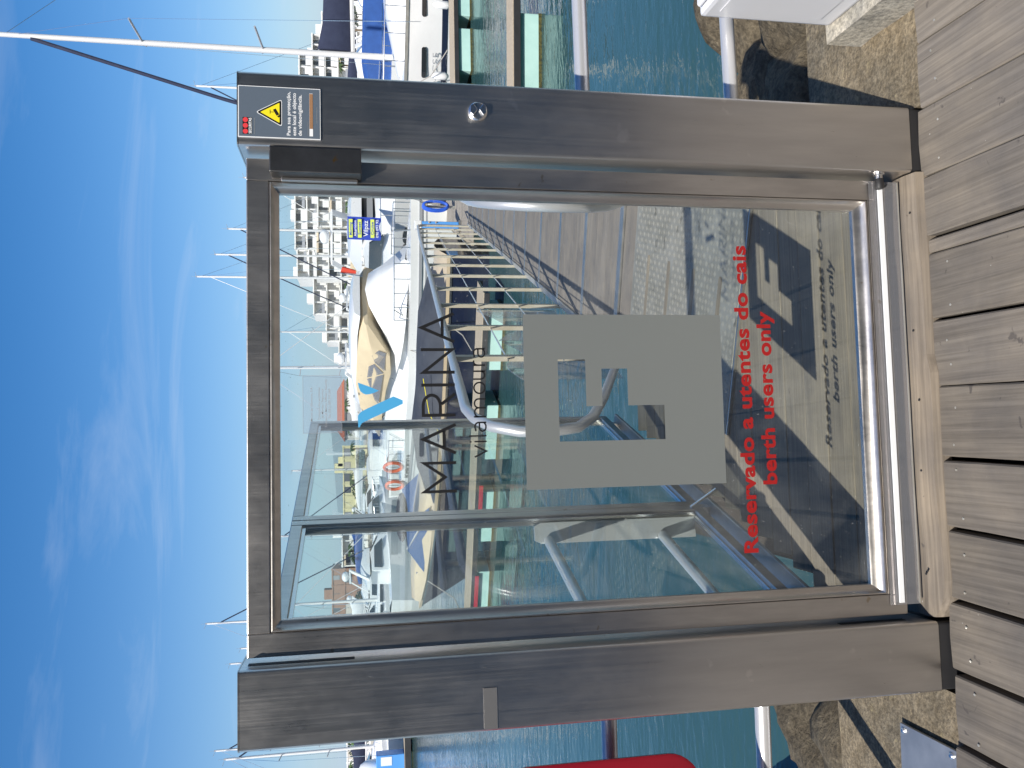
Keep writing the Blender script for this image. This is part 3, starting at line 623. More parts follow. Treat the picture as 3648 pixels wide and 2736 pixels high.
# MARINA
wd = .0082; zt_, zb_ = 1.4415, 1.3530
mm = MB(); S = lambda pl, closed=False: strokes(mm, pl, wd, G, .0006, closed)
h = wd/2
S([(-.236, zb_), (-.236, zt_-.004), (-.199, zb_+.030), (-.162, zt_-.004), (-.162, zb_)])
for x_ in (-.0995, .1945):
    S([(x_-.0375, zb_), (x_, zt_-.003), (x_+.0375, zb_)]); S([(x_-.021, zb_+.031), (x_+.021, zb_+.031)])
S([(-.037, zb_), (-.037, zt_-h), (-.012, zt_-h)] + arc(-.012, zt_-h-.0225, .028, .0225, 85, -85, 12) + [(-.012, zt_-h-.045), (-.037+h, zt_-h-.045)])
S([(-.008, zt_-h-.048), (.019, zb_)]); S([(.0425, zb_), (.0425, zt_)])
S([(.076, zb_), (.076, zt_-.006), (.136, zb_+.006), (.136, zt_)])
mm.build('marina_lettering', M['ink'], pane)
# vilamoura
mm = MB(); wd = .0042; zb_ = 1.2715; xh = .0325; mz = zb_+xh/2; h = wd/2
S([(-.149, zb_+xh), (-.134, zb_+.001), (-.119, zb_+xh)]); S([(-.1085, zb_), (-.1085, zb_+xh)]); S([(-.1085, zb_+.0405), (-.1085, zb_+.0445)]); S([(-.0935, zb_), (-.0935, zb_+.047)])
def let_a(x0, x1):
    r_ = (x1-x0)/2; c_ = (x0+x1)/2
    S([(x0+.002, zb_+xh-.004)] + arc(c_, zb_+xh-.0125, r_-h, .0105, 125, 0, 8) + [(x1-h, zb_)])
    S([(x1-h, zb_+.0185), (c_, zb_+.0185)] + arc(c_-.002, zb_+.0098, r_-.004, .0087, 90, 270, 10) + [(c_+.004, zb_+.0012), (x1-h, zb_+.006)])
let_a(-.083, -.056); let_a(.114, .140)
S([(-.043, zb_), (-.043, zb_+xh)])
for x_ in (-.031, -.0075): S([(x_-.012, zb_+.02)] + arc(x_, zb_+xh-.0125, .0117, .0105, 165, 0, 9) + [(x_+.0117, zb_)])
S(arc(.0335, mz, .0145, .0148, 0, 345, 22), True)
S([(.057, zb_+xh), (.057, zb_+.013)] + arc(.0675, zb_+.0125, .0105, .0108, 180, 360, 10) + [(.078, zb_+xh)]); S([(.078, zb_+.012), (.078, zb_)])
S([(.094, zb_), (.094, zb_+xh)]); S([(.094, zb_+.021)] + arc(.1035, zb_+xh-.0125, .0095, .0105, 170, 70, 7))
mm.build('vilamoura_lettering', M['ink'], pane)
# blue sail emblem
cz = lambda X_, Y_: (-.24+(1555-Y_)*3.105e-4, 1.442-(X_-612)*3.09e-4)
for nm, pl in (('sail_stroke', [(82, 895), (88, 885), (110, 860), (160, 835), (378, 737), (456, 770), (456, 800), (135, 945), (112, 958), (102, 975), (98, 990), (84, 990)]),
               ('sail_leaf', [(84, 617), (172, 650), (258, 687), (215, 706), (180, 716), (150, 718), (125, 708), (105, 690), (93, 660)])):
    MB().prism([cz(*p) for p in pl], lambda a, b, d: (a, G-d, b), 0, .0006).build(nm, M['bluevinyl'], pane)
# red notice, etched contact label
put_words('red_lettering', 'Reservado a utentes do cais', -.435, .431, .5145, .556, .033, G, .0006, M['redvinyl'], pane)
put_words('red_lettering', 'berth users only', -.2475, .243, .449, .4905, .033, G, .0006, M['redvinyl'], pane)
MB().box(-.0775, .0705, G-.0004, G, 1.646, 1.7435).build('etched_label', M['etched'], pane)
bd = MB()
for a in ((-.0775, .0705, 1.7428, 1.7435), (-.0775, .0705, 1.646, 1.6466), (-.0775, -.0769, 1.6466, 1.7428), (.0699, .0705, 1.6466, 1.7428)): bd.box(a[0], a[1], G-.0006, G-.0004, a[2], a[3])
bd.build('label_border', M['grey'], pane)
for s_, a, b, z_ in (('Marina de Vilamoura, S.A.', -.047, .041, 1.7195), ('Contacto dos escritórios', -.043, .039, 1.7005), ('da Marina / Segurança', -.040, .036, 1.6925), ('Contact of Marina Offices / Security', -.062, .060, 1.6835), ('Tel. (351) 289 310 560', -.041, .035, 1.6745)):
    put('label_lettering', text_mesh(s_, a, b, z_, z_+.0055, bold=.004, y0=G-.0004, th=.0002), M['grey'], pane)
# clear strip with a white bead along the foot of the gate
fl = MB().box(-.594, .618, .044, .0465, .048, .141).build('draught_strip', M['pvc'], gt)
MB().box(-.588, .600, .0395, .0438, .100, .1165).build('white_bead', M['signwhite'], fl, bevel=.001)
MB().box(-.592, .616, .0418, .0438, .049, .0525).build('strip_edge', M['alu_dull'], fl)
MB().box(-.594, .618, .0466, .0498, .118, .1255).build('clamp_bar', M['steel_leaf'], fl)

# wooden sill between the posts
t = thing('door_sill', 'pale worn wooden sill beam lying across the foot of the gate', 'sill', (0, 0, 0))
secs = []
for i in range(25):
    x_ = -.628+1.262*i/24; wv = .004*noise.noise((x_*6, 1, 2)); fr_ = -.012+.010*noise.noise((x_*2.3, 4, 2))-(.012 if x_ < .1 else 0)
    hgt = .030+.012*noise.noise((x_*3, 7, 7)); 
    if x_ < -.56: fr_ += (-.56-x_)*.6
    secs.append([(x_, fr_, .003), (x_, fr_+.004, hgt*.8), (x_, .036, hgt+.004+wv), (x_, .085, hgt+.004+wv), (x_, .085, -.03), (x_, fr_+.003, -.03)])
MB().loft(secs).build('sill_beam', M['sill'], t)
for x_, y_ in ((.52, .006), (.515, .02), (.51, .03), (.18, .02), (-.02, .012), (-.22, .02), (-.5, .016), (-.51, .024)):
    MB().lathe([(.0035, .0), (.0035, .002)], 8, (x_, y_+.008, .034), 'z').build('screw', M['black'], t)

# ---------------------------------------------------------------- glass side screen behind the gate
WA = math.atan2(.706, 2.223)                                # turned 17.6 degrees from the gate normal
wing = thing('glass_screen', 'two-panel glass side screen in steel frame behind the gate on the left', 'screen', (-.70, .735, 0), -WA)
# local: y runs away from the gate, x to the right
def wframe(y0, y1):
    z0, z1, f_ = .07, 1.888, .048
    MB().box(-.025, .025, y0, y0+f_, z0, z1).build('frame_post', M['steel_leaf'], wing, bevel=.003)
    MB().box(-.025, .025, y1-f_, y1, z0, z1).build('frame_post', M['steel_leaf'], wing, bevel=.003)
    MB().box(-.0247, .0247, y0+f_+.0003, y1-f_-.0003, z1-f_, z1).build('frame_rail', M['steel_leaf'], wing, bevel=.003)
    MB().box(-.0247, .0247, y0+f_+.0003, y1-f_-.0003, z0, z0+f_).build('frame_rail', M['steel_leaf'], wing, bevel=.003)
    bd_ = MB()
    for a in ((y0+f_, y0+f_+.014, z0+f_, z1-f_), (y1-f_-.014, y1-f_, z0+f_, z1-f_), (y0+f_+.014, y1-f_-.014, z0+f_, z0+f_+.014), (y0+f_+.014, y1-f_-.014, z1-f_-.014, z1-f_)):
        bd_.box(.006, .016, a[0], a[1], a[2], a[3])
    bd_.build('glazing_bead', M['steel_bright'], wing)
    MB().box(-.004, .004, y0+f_-.01, y1-f_+.01, z0+f_-.01, z1-f_+.01).build('screen_pane', M['wingglass'], wing)
wframe(-.42, .838); wframe(.841, 2.345)
jp = MB().box(-.028, -.0255, .80, .88, 1.80, 1.886).build('joint_plate', M['steel_leaf'], wing)
for a, b in ((.815, 1.87), (.865, 1.87), (.83, 1.845), (.85, 1.845), (.815, 1.82), (.865, 1.82)):
    MB().lathe([(.005, 0), (.005, .002), (.002, .004)], 8, (.0255, a, b), 'x').build('bolt', M['steel_bright'], wing)
MB().box(-.05, .05, -.42, 2.3, .012, .03).build('base_channel', M['alu_dull'], wing, bevel=.002)
for y_ in (-.2, .84, 2.2): MB().box(-.02, .02, y_-.02, y_+.02, .03, .07).build('foot', M['steel_leaf'], wing)
MB().tube([(.03, .80, .13), (.10, .83, .004)], .009, 10).build('stay_rod', M['steel_bright'], wing, smooth=True)
#END_GATE

# ---------------------------------------------------------------- railings of the quay
def railing(label, segs, posts):
    p0 = segs[0][0]; t = thing('railing', label, 'railing', (p0[0], p0[1], 0), group='tube railings along the quay')
    o = Vector((p0[0], p0[1], 0))
    for a, b in segs: MB().tube([Vector(a)-o, Vector(b)-o], .0225, 16).build('rail_tube', M['rail'], t, smooth=True)
    for (x, y, z0, z1, rz) in posts:
        c_, s_ = math.cos(rz), math.sin(rz); q = MB()
        q.prism([(-.045, z0), (.045, z0), (.045, z1-.03), (.03, z1), (-.03, z1), (-.045, z1-.03)], lambda a, b, d: (x-o.x+a*c_-d*s_, y-o.y+a*s_+d*c_, b), -.005, .005)
        q.build('rail_post', M['rail'], t)
    return t
railing('two-tube steel railing leading off to the right of the gate', [((.83, .31, .915), (3.6, .40, .915)), ((.83, .31, .425), (3.6, .40, .425))], [(2.2, .37, -.03, .95, 1.6), (3.5, .40, -.03, .95, 1.6)])
railing('two-tube steel railing leading off to the left of the gate', [((-.83, .27, .905), (-3.6, .30, .905)), ((-.83, .27, .43), (-3.6, .30, .43))], [(-2.2, .3, -.03, .95, 1.6), (-3.5, .31, -.03, .95, 1.6)])
wl = lambda y_, off: (-.70+(y_-.735)*.3176-off, y_)
a_, b_ = wl(.33, .075), wl(1.46, .075)
rt = railing('short two-tube railing with flat end plate seen through the side screen', [((*a_, .80), (*b_, .80)), ((*a_, .28), (*b_, .28))], [(b_[0]+.03, b_[1]+.02, .12, .86, .15)])

# ---------------------------------------------------------------- things beside the posts
t = thing('white_cabinet', 'low white utility cabinet on a concrete plinth right of the gate', 'cabinet', (1.196, .263, 0), rad(-2))
MB().box(0, .55, -.52, 0, .1005, .545).build('cabinet_body', M['cabinet'], t, bevel=.014, seg=2)
MB().box(.02, .53, -.5, -.02, .5455, .562).build('cabinet_lid', M['cabinet'], t, bevel=.006)
MB().box(-.0035, -.0005, -.47, -.05, .16, .50).build('side_panel', M['cabinet'], t, bevel=.001)
put('plinth', rough_box(-.05, .6, -.6, .02, -.03, .10, .05, .006, 9), M['plinth'], t)
t = thing('steel_cover_plate', 'flat galvanised cover plate bolted to the concrete left of the gate', 'plate', (-.99, .242, -.018))
MB().prism([(0, 0), (-.42, .012), (-.42, -.30), (0, -.245)], lambda a, b, d: (a, b, d), .006, .016).build('plate_sheet', M['plate'], t, bevel=.001)
for x_, y_ in ((-.018, -.018), (-.018, -.225), (-.40, -.01)): MB().lathe([(.009, .0162), (.009, .020), (.005, .023)], 10, (x_, y_, 0)).build('plate_bolt', M['steel_bright'], t)
t = thing('lifebuoy_cabinet', 'red plastic lifebuoy cabinet with rounded corners left of the gate', 'lifebuoy cabinet', (-.990, .175, 0), rad(24))
pl_ = rr_poly(-.50, 0, .695, 1.26, .085, 7)
MB().prism(pl_, lambda a, b, d: (a, d, b), -.05, .04).build('cabinet_shell', M['red'], t, smooth=True, bevel=.012, seg=2)
MB().prism(rr_poly(-.40, -.10, .82, 1.14, .04, 7), lambda a, b, d: (a, d, b), -.053, -.0505).build('cabinet_door', M['red'], t, bevel=.003)
MB().tube([(-.30, .075, -.02), (-.30, .075, 1.2)], .03, 14).build('support_post', M['alu'], t, smooth=True)

# ---------------------------------------------------------------- checker plate and gangway
ck = thing('threshold_plate', 'aluminium checker plate with long slots bridging the deck to the gangway', 'plate', (GO.x, GO.y, 0), -GA)
MB().box(-.03, .96, -1.17, .23, .010, .016).build('tread_plate', M['checker'], ck, bevel=.001)
MB().box(-.03, .96, -1.185, -1.172, .002, .014).build('plate_edge', M['alu'], ck)
for s_ in (-.02, -.33, -.66, -.97):
    for t0, t1 in ((-.0, .64),):
        MB().prism(rr_poly(t0, t1, s_-.018, s_+.018, .017, 4), lambda a, b, d: (a, b, d), .0162, .0172).build('slot', M['board'], ck)
rl = MB(); cs = .034; rnb = random.Random(5)
for i in range(28):
    for j in range(40):
        cx_, cy_ = -.02+cs*(i+.5), -1.16+cs*(j+.5)
        if any(abs(cy_-s_) < .032 and cx_ < .66 for s_ in (-.02, -.33, -.66, -.97)): continue
        a_ = rad(52 if (i+j) % 2 else -38)
        for k in (-1, 0, 1):
            ox, oy = cx_-math.sin(a_)*.0075*k, cy_+math.cos(a_)*.0075*k; ux, uy = math.cos(a_)*.013, math.sin(a_)*.013; nx_, ny_ = -math.sin(a_)*.0019, math.cos(a_)*.0019
            b_ = len(rl.v)
            rl.add([(ox-ux, oy-uy, .0161), (ox-nx_, oy-ny_, .0161), (ox+ux, oy+uy, .0161), (ox+nx_, oy+ny_, .0161), (ox-ux*.6, oy-uy*.6, .0176), (ox+ux*.6, oy+uy*.6, .0176)], [(0, 1, 4), (1, 2, 5), (1, 5, 4), (2, 3, 5), (3, 0, 4), (3, 4, 5)])
tag(rl.build('tread_relief', M['alu_relief'], ck, fix=False), kind='stuff')
MB().box(-.03, .96, .236, .440, .002, .014).build('end_board', M['grip'], ck)
gw = thing('gangway', 'sloping gangway with ribbed brown boards and aluminium strips leading down to the pontoon', 'gangway', (GO.x, GO.y, 0), -GA)
SL = .0500; gz = lambda s_: .022-SL*(s_-.45)
L0, L1, WG = .26, 12.35, .95
for k in range(13):
    s0 = .45+.985*k
    if k < 12:
        n_ = 6
        for i in range(n_):
            a = s0+.085+i*(.985-.085)/n_; b = s0+.085+(i+1)*(.985-.085)/n_-.004
            MB().add([(x_, y_, gz(y_)+dz_) for dz_ in (-.03, 0) for y_ in (a, b) for x_ in (.02, WG-.02)], [(0, 2, 3, 1), (4, 5, 7, 6), (0, 1, 5, 4), (2, 6, 7, 3), (0, 4, 6, 2), (1, 3, 7, 5)]).build('grip_board', M['grip'], gw)
    q = MB()
    for i in range(4):
        a = s0-.002+i*.021; q.add([(x_, y_, gz(y_)+dz_) for dz_ in (-.02, .006) for y_ in (a, a+.016) for x_ in (.01, WG-.01)], [(0, 2, 3, 1), (4, 5, 7, 6), (0, 1, 5, 4), (2, 6, 7, 3), (0, 4, 6, 2), (1, 3, 7, 5)])
    q.build('tread_strip', M['alu'], gw)
for x_ in (0, WG):
    MB().beam((x_, L0, gz(L0)-.05), (x_, L1, gz(L1)-.05), .05, .13).build('side_beam', M['alu_dull'], gw)
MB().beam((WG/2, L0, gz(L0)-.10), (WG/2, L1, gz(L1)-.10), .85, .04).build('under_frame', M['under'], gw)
RH = 1.0
def rail_z(s_): return gz(s_)+RH+.03
for sx, x_ in ((-1, -.03), (1, WG-.02)):
    pts = [(x_, L1-.15, gz(L1)+.05), (x_, L1-.1, gz(L1)+.7), (x_, L1-.22, rail_z(L1)-.06), (x_, L1-.4, rail_z(L1))]
    pts += [(x_, s_, rail_z(s_)) for s_ in (9, 6, 3, 1, -.3, -.70)]
    z_ = rail_z(-.7); pts += [(x_, -.86, z_-.02), (x_, -.99, z_-.08), (x_, -1.07, z_-.19), (x_, -1.08, z_-.32), (x_, -1.03, z_-.46), (x_, -.88, z_-.57), (x_, -.55, z_-.72), (x_, .10, z_-.98)]
    MB().tube(pts, .025, 14).build('handrail', M['rail'], gw, smooth=True)
    for k in range(13):
        s_ = .47+.985*k-.1
        MB().beam((x_, s_, gz(s_)-.03), (x_, s_, rail_z(s_)-.02), .030, .055, up=(0, 1, 0)).build('baluster', M['baluster'], gw)
    for hh in (.36, .70):
        MB().tube([(x_-sx*.0, s_, gz(s_)+hh) for s_ in (.3, 6, 12.0)], .005, 6).build('cable', M['steel_bright'], gw, smooth=True)
    if sx < 0:
        for s0, s1 in ((.15, 1.35), (1.45, 2.75)):
            q = MB(); N_ = 16; secs = []
            for i in range(N_+1):
                s_ = s0+(s1-s0)*i/N_; wv = .05*math.sin(i/N_*5.2+s0*3); top_ = .60+.09*math.sin(i/N_*6.0+s0*2.0)
                secs.append([(x_-.09+wv*.5, s_, gz(s_)+.02), (x_-.095+wv*.5, s_, gz(s_)+top_), (x_-.089+wv*.5, s_, gz(s_)+top_), (x_-.084+wv*.5, s_, gz(s_)+.02)])
            q.loft(secs).build('acrylic_panel', M['acrylic'], gw, smooth=True)

# ---------------------------------------------------------------- pontoons
def pontoon(label, a, b, w_, nf, fl_len, name='finger_pontoon', boards=False, group='floating finger pontoons', h=.06):
    A = Vector((*a, 0)); B = Vector((*b, 0)); L = (B-A).length; ang = math.atan2((B-A).y, (B-A).x)
    t = thing(name, label, 'pontoon', (a[0], a[1], 0), ang, group)
    if boards:
        n_ = int(L/.145); b0 = None
        for i in range(n_):
            x_ = (i+.5)*L/n_
            if b0 is None: b0 = MB().box(-.07, .07, -w_/2+.08, w_/2-.08, ZP-.04, ZP).build('plank', M['pier'], t, bevel=.004)
            o = b0 if i == 0 else again(b0)
            o.location = (x_, 0, random.uniform(-.003, .003))
        for s in (-1, 1): MB().box(0, L, s*(w_/2-.04)-.04, s*(w_/2-.04)+.04, ZP-.05, ZP+.015).build('edge_beam', M['tan'], t, bevel=.006)
    else:
        n_ = max(3, int(L/1.2))
        for i in range(n_):
            MB().box(L*i/n_+.003, L*(i+1)/n_-.003, -w_/2, w_/2, ZP-.05, ZP).build('deck_panel', M['tan'], t, bevel=.004)
    for s in (-1, 1): MB().box(0, L, s*(w_/2+.02)-.018, s*(w_/2+.02)+.018, ZP-.05-h, ZP-.012).build('fender_beam', M['charcoal'], t, bevel=.004)
    for i in range(nf):
        c_ = L*(i+.5)/nf
        fm = MB().box(c_-fl_len/2, c_+fl_len/2, -w_/2+.03, w_/2-.03, ZW-.35, ZP-.06).build('float', M['turq'], t, bevel=.02, seg=2)
        MB().box(c_-fl_len/2-.006, c_+fl_len/2+.006, -w_/2+.024, w_/2-.024, ZW-.02, ZW+.045).build('weed_line', M['weed'], fm)
    return t
pontoon('finger pontoon with turquoise floats in front of the navy boat', (2.75, 12.95), (-4.0, 16.15), .85, 4, 1.15)
fp = [o for o in col.objects if o.name == 'finger_pontoon'][0]
for a, b in ((3.9, 4.55), (6.0, 7.2)): MB().box(a, b, .468, .492, ZP-.16, ZP-.075).build('red_fender', M['red'], fp, bevel=.008)
pontoon('nearest finger pontoon right of the gate, with turquoise floats', (4.6, 9.62), (10.0, 9.05), .52, 3, 1.15)
pontoon('second finger pontoon right of the gate, below the white sailing yacht', (7.0, 16.85), (13.5, 16.7), .95, 5, 1.0)
pontoon('finger pontoon beyond the big white yacht', (5.7, 20.4), (1.0, 21.6), .8, 3, 1.2)
PA = rad(90-19.3)
pontoon('main plank-decked pontoon running away from the foot of the gangway', (4.95, 13.6), (4.95+46*math.cos(PA), 13.6+46*math.sin(PA)), 2.5, 16, 2.2, 'main_pontoon', True, 'main pontoon')
def pier_pt(d, off): return (4.95+d*math.cos(PA)-off*math.sin(PA), 13.6+d*math.sin(PA)+off*math.cos(PA))
pontoon('far left jetty carrying a kiosk, beyond the left gate post', (-8, 47.5), (-26, 45.5), 2.0, 8, 1.6, 'far_jetty', False, 'far jetty', .3)

# service pedestals and the coiled hose on the pier
def pedestal(x, y, label, hose=False):
    t = thing('service_pedestal', label, 'service pedestal', (x, y, ZP), 0, 'service pedestals on the pontoon')
    MB().box(-.11, .11, -.09, .09, 0, .05).build('foot_plate', M['alu'], t)
    MB().box(-.075, -.012, -.08, .08, .0505, .86).build('blue_half', M['pedblue'], t, bevel=.01)
    MB().box(.012, .075, -.08, .08, .0505, .86).build('blue_half', M['pedblue'], t, bevel=.01)
    MB().box(-.011, .011, -.06, .06, .0505, .86).build('core', M['navy'], t)
    MB().box(-.09, .09, -.09, .09, .8605, 1.02).build('head', M['white'], t, bevel=.02, seg=2)
    for z_ in (.70, .55): MB().lathe([(.022, 0), (.022, .02), (.012, .03)], 10, (.045, -.0805, z_), 'y').build('socket', M['grey'], t)
    return t
pedestal(*pier_pt(1.9, 1.02), 'blue and white service pedestal behind the gangway balusters')
pedestal(*pier_pt(5.4, .55), 'blue and white service pedestal beside the bow of the white yacht')
hx_, hy_ = pier_pt(3.0, .66)
t = thing('hose_reel', 'coil of bright blue hose hanging on a low bracket by the gangway', 'hose', (hx_, hy_, ZP))
MB().beam((0, .06, 0), (0, .06, .72), .05, .05).build('bracket_post', M['alu_dull'], t)
MB().beam((0, -.10, .68), (0, .08, .68), .05, .03).build('bracket_arm', M['tan'], t)
for i in range(9):
    r_ = .13+.018*(i % 3); y_ = -.09+.02*i; q = [(r_*math.cos(a_*math.pi/12)*(.75+.05*(i % 2)), y_+.008*math.sin(a_), .46+.27*math.sin(a_*math.pi/12)*(1+.06*((i*7) % 3))) for a_ in range(25)]
    MB().tube(q, .013, 7).build('hose_loop', M['hose'], t, smooth=True)
#END_PONT

# ---------------------------------------------------------------- boats
class Hull:
    def __init__(s, L, B, fs, fb, dr=.35, rake=.9, pw=2.3, low=.72): s.__dict__.update(locals())
    def half(s, t):
        if t < .45: return s.B/2*(.86+.14*t/.45)
        return s.B/2*max(.012, 1-((t-.45)/.55)**s.pw)
    def sheer(s, t): return s.fs+(s.fb-s.fs)*t*t
    def p(s, t, h, side, off=0):
        lw = s.low*(1-t**6); k = lw+(1-lw)*max(h, 0)**.7; z = -s.dr+(s.sheer(t)+s.dr)*h
        return (t*s.L-s.rake*(1-h)*t**4, side*(s.half(t)*k+off), z)
    def hz(s, t, z): return (z+s.dr)/(s.sheer(t)+s.dr)
    def hull(s, nt_=22, m=7):
        q = MB(); secs = []
        for i in range(nt_+1):
            t = (i/nt_)**.85; secs.append([s.p(t, j/m, -1) for j in range(m, -1, -1)]+[s.p(t, j/m, 1) for j in range(m+1)])
        return q.loft(secs, cap=True, close=False)
    def deck(s, nt_=22, drop=.0, camber=.06):
        q = MB(); secs = []
        for i in range(nt_+1):
            t = (i/nt_)**.85; a = s.p(t, 1, -1); b = s.p(t, 1, 1); z = a[2]-drop
            secs.append([(a[0], a[1]*(1-.5*j/2)+b[1]*(.5*j/2), z+camber*math.sin(math.pi*j/4)*s.half(t)/(s.B/2)) for j in range(5)])
        return q.loft(secs, cap=False, close=False)
    def band(s, f0, f1, off, t0=0, t1=1, nt_=24, sides=(-1, 1)):      # f0(t), f1(t) heights
        q = MB()
        for sd_ in sides:
            secs = []
            for i in range(nt_+1):
                t = t0+(t1-t0)*(i/nt_)**.85; h0, h1 = s.hz(t, f0(t)), s.hz(t, f1(t))
                secs.append([s.p(t, h0, sd_, 0), s.p(t, h0, sd_, off), s.p(t, h1, sd_, off), s.p(t, h1, sd_, 0)])
            q.loft(secs)
        return q
def house(mb, st_):            # loft of (x, halfwidth_bottom, z_bottom, halfwidth_top, z_top)
    secs = []
    for x, wb, zb, wt, zt in st_: secs.append([(x, -wb, zb), (x, -wt, zt-.03), (x, -wt+.06, zt), (x, 0, zt+.05), (x, wt-.06, zt), (x, wt, zt-.03), (x, wb, zb)])
    return mb.loft(secs, cap=True, close=True)
def place(name, label, stern, bow, group=None, cat='boat'):
    a = math.atan2(bow[1]-stern[1], bow[0]-stern[0]); return thing(name, label, cat, (stern[0], stern[1], ZW), a, group)
def rails(t, H, x0, x1, z, inset=.08, n=7, closed_bow=True, name='guard_rail'):
    for sd_ in (-1, 1):
        pts = []
        for i in range(n*2+1):
            tt = (x0+(x1-x0)*i/(n*2))/H.L; p = H.p(tt, 1, sd_); pts.append((p[0], p[1]*(1-inset) if abs(p[1]) > .1 else p[1], p[2]+z))
        MB().tube(pts, .014, 6).build(name, M['steel_bright'], t, smooth=True)
        for i in range(0, n*2+1, 2): MB().tube([(pts[i][0], pts[i][1], pts[i][2]-z-.02), pts[i]], .012, 6).build('stanchion', M['steel_bright'], t)
def fender(t, x, y, z, m=None):
    MB().lathe([(.02, .24), (.05, .20), (.095, .12), (.10, -.12), (.05, -.20), (.02, -.22)], 12, (x, y, z)).build('fender', m or M['white'], t, smooth=True)

# --- big white yacht with beige canvas
t = place('motor_yacht', 'big white motor yacht with beige canvas enclosure, moored beyond the navy boat', (-.6, 29.3), (6.0, 18.1))
H = Hull(12.9, 3.3, 1.22, 1.36, rake=.6, pw=2.6, low=.93)
H.hull().build('hull', M['white'], t, smooth=True); H.deck(camber=.1).build('deck', M['white'], t, smooth=True)
H.band(lambda t_: H.sheer(t_)-.30, lambda t_: H.sheer(t_)-.22, .035).build('rub_rail', M['grey'], t, smooth=True)
H.band(lambda t_: .05, lambda t_: .14, .006).build('boot_stripe', M['navy'], t)
H.band(lambda t_: H.sheer(t_)-.43, lambda t_: H.sheer(t_)-.39, .006).build('hull_stripe', M['grey'], t)
for x_ in (5.2, 6.9, 8.6): MB().tube([(x_, -1.47, 1.30), (x_+.02, -1.62, 1.0), (x_, -1.69, .86)], .010, 5).build('fender_line', M['rope'], t)
house(MB(), [(3.6, 1.35, 1.15, 1.25, 1.9), (6.0, 1.38, 1.15, 1.28, 2.0), (8.9, 1.30, 1.17, 1.12, 1.86), (10.2, 1.0, 1.2, .82, 1.62), (11.4, .55, 1.24, .40, 1.36)]).build('cabin', M['white'], t, smooth=True)
cv = MB(); secs = []
for x, wb, zb, wt, zt in ((8.3, 1.44, 1.60, 1.40, 1.70), (9.0, 1.44, 1.50, 1.30, 1.76), (9.7, 1.38, 1.44, 1.0, 2.10), (10.35, 1.25, 1.40, .6, 2.48), (10.8, 1.05, 1.38, .40, 2.20), (11.6, .55, 1.34, .12, 1.42)):
    secs.append([(x, -wb, zb), (x, -wt, zt-.1), (x, 0, zt), (x, wt, zt-.1), (x, wb, zb)])
cv.loft(secs).build('foredeck_cover', M['white'], t, smooth=True)
be = MB(); secs = []
for x, wb, zb, wt, zt in ((4.6, 1.32, 2.02, 1.20, 2.08), (5.3, 1.36, 2.0, 1.22, 2.34), (6.2, 1.40, 1.96, 1.24, 2.64), (7.4, 1.42, 1.88, 1.22, 2.76), (8.3, 1.44, 1.76, 1.20, 2.74), (9.1, 1.42, 1.80, 1.14, 2.70), (9.7, 1.30, 2.12, 1.08, 2.64), (10.1, 1.05, 2.42, .95, 2.52)):
    secs.append([(x, -wb, zb), (x, -wb-.02, (zb+zt)/2), (x, -wt, zt), (x, 0, zt+.05), (x, wt, zt), (x, wb+.02, (zb+zt)/2), (x, wb, zb)])
cvs = be.loft(secs).build('canvas_enclosure', M['beige'], t, smooth=True)
for pl_ in ([(5.5, 2.10), (5.75, 2.22), (7.0, 2.44), (7.35, 1.98)], [(7.42, 1.98), (7.08, 2.44), (7.75, 2.40), (7.95, 2.24)], [(7.55, 1.95), (8.02, 2.22), (8.35, 2.30), (8.62, 2.12), (8.5, 1.92)]):
    MB().prism(pl_, lambda a, b, d: (6.75+(a-5.5)*.84, -1.475+.16*max(0, 6.75+(a-5.5)*.84-8.9)+.22*max(0, b-2.15)-d, b), 0, .008).build('canvas_window', M['vinyl'], cvs)
house(MB(), [(5.6, 1.05, 2.36, .98, 2.46), (6.3, 1.16, 2.64, 1.08, 2.78), (8.0, 1.18, 2.74, 1.12, 2.92), (9.6, 1.05, 2.70, .98, 2.88), (10.2, .85, 2.62, .75, 2.78)]).build('hardtop', M['white'], t, smooth=True)
MB().box(7.0, 7.12, -1.39, -1.375, 2.80, 2.85).build('deck_light', M['grey'], t)
for sd_ in (-1, 1): MB().tube([(5.8, sd_*1.3, 1.9), (5.2, sd_*1.35, 2.2), (6.2, sd_*1.38, 2.75)], .025, 8).build('arch_tube', M['white'], t, smooth=True)
for i in range(5): MB().tube([(4.3+1.5*i, -1.40+.07*i, 1.2), (4.75+1.5*i, -1.34+.07*i, 1.72)], .014, 6).build('hand_rail', M['steel_bright'], t)
rails(t, H, 9.6, 12.6, .42); rails(t, H, .2, 3.6, .5)
for x, z_ in ((1.9, 1.55), (.55, 1.46)):
    MB().tube([(x+.30*math.cos(a*math.pi/8), -1.50, z_+.30*math.sin(a*math.pi/8)) for a in range(17)], .06, 8).build('life_ring', M['orange'], t, smooth=True)
fender(t, 9.0, -1.66, .75); fender(t, 6.5, -1.70, .7)
put('boat_name', text_mesh('BOMBORDO II', 1.05, 2.75, .98, 1.14, bold=.0, th=.004, mapf=lambda px, pz, d: Vector((px, H.p(px/H.L, H.hz(px/H.L, pz), -1)[1]-.012-d, pz))), M['ink'], t)
for ch in t.children:
    if ch.name.split('.')[0] in ('cabin', 'cabin_port', 'foredeck_cover', 'canvas_enclosure', 'hardtop', 'deck_light', 'arch_tube', 'hand_rail'): ch.location.x = -.9
t2 = thing('ensign', 'small red flag at the hardtop of the big white yacht', 'flag', (4.18, 19.3, ZW+.55))
MB().tube([(.02, 0, 2.0), (.10, 0, 2.62)], .012, 6).build('flag_staff', M['steel_bright'], t2)
secs = [[(.07+.10*i/6, .03*math.sin(i), 2.16-.02*i/6+.005*i), (.11+.16*i/6, .03*math.sin(i+.5), 2.56-.06*i/6)] for i in range(7)]
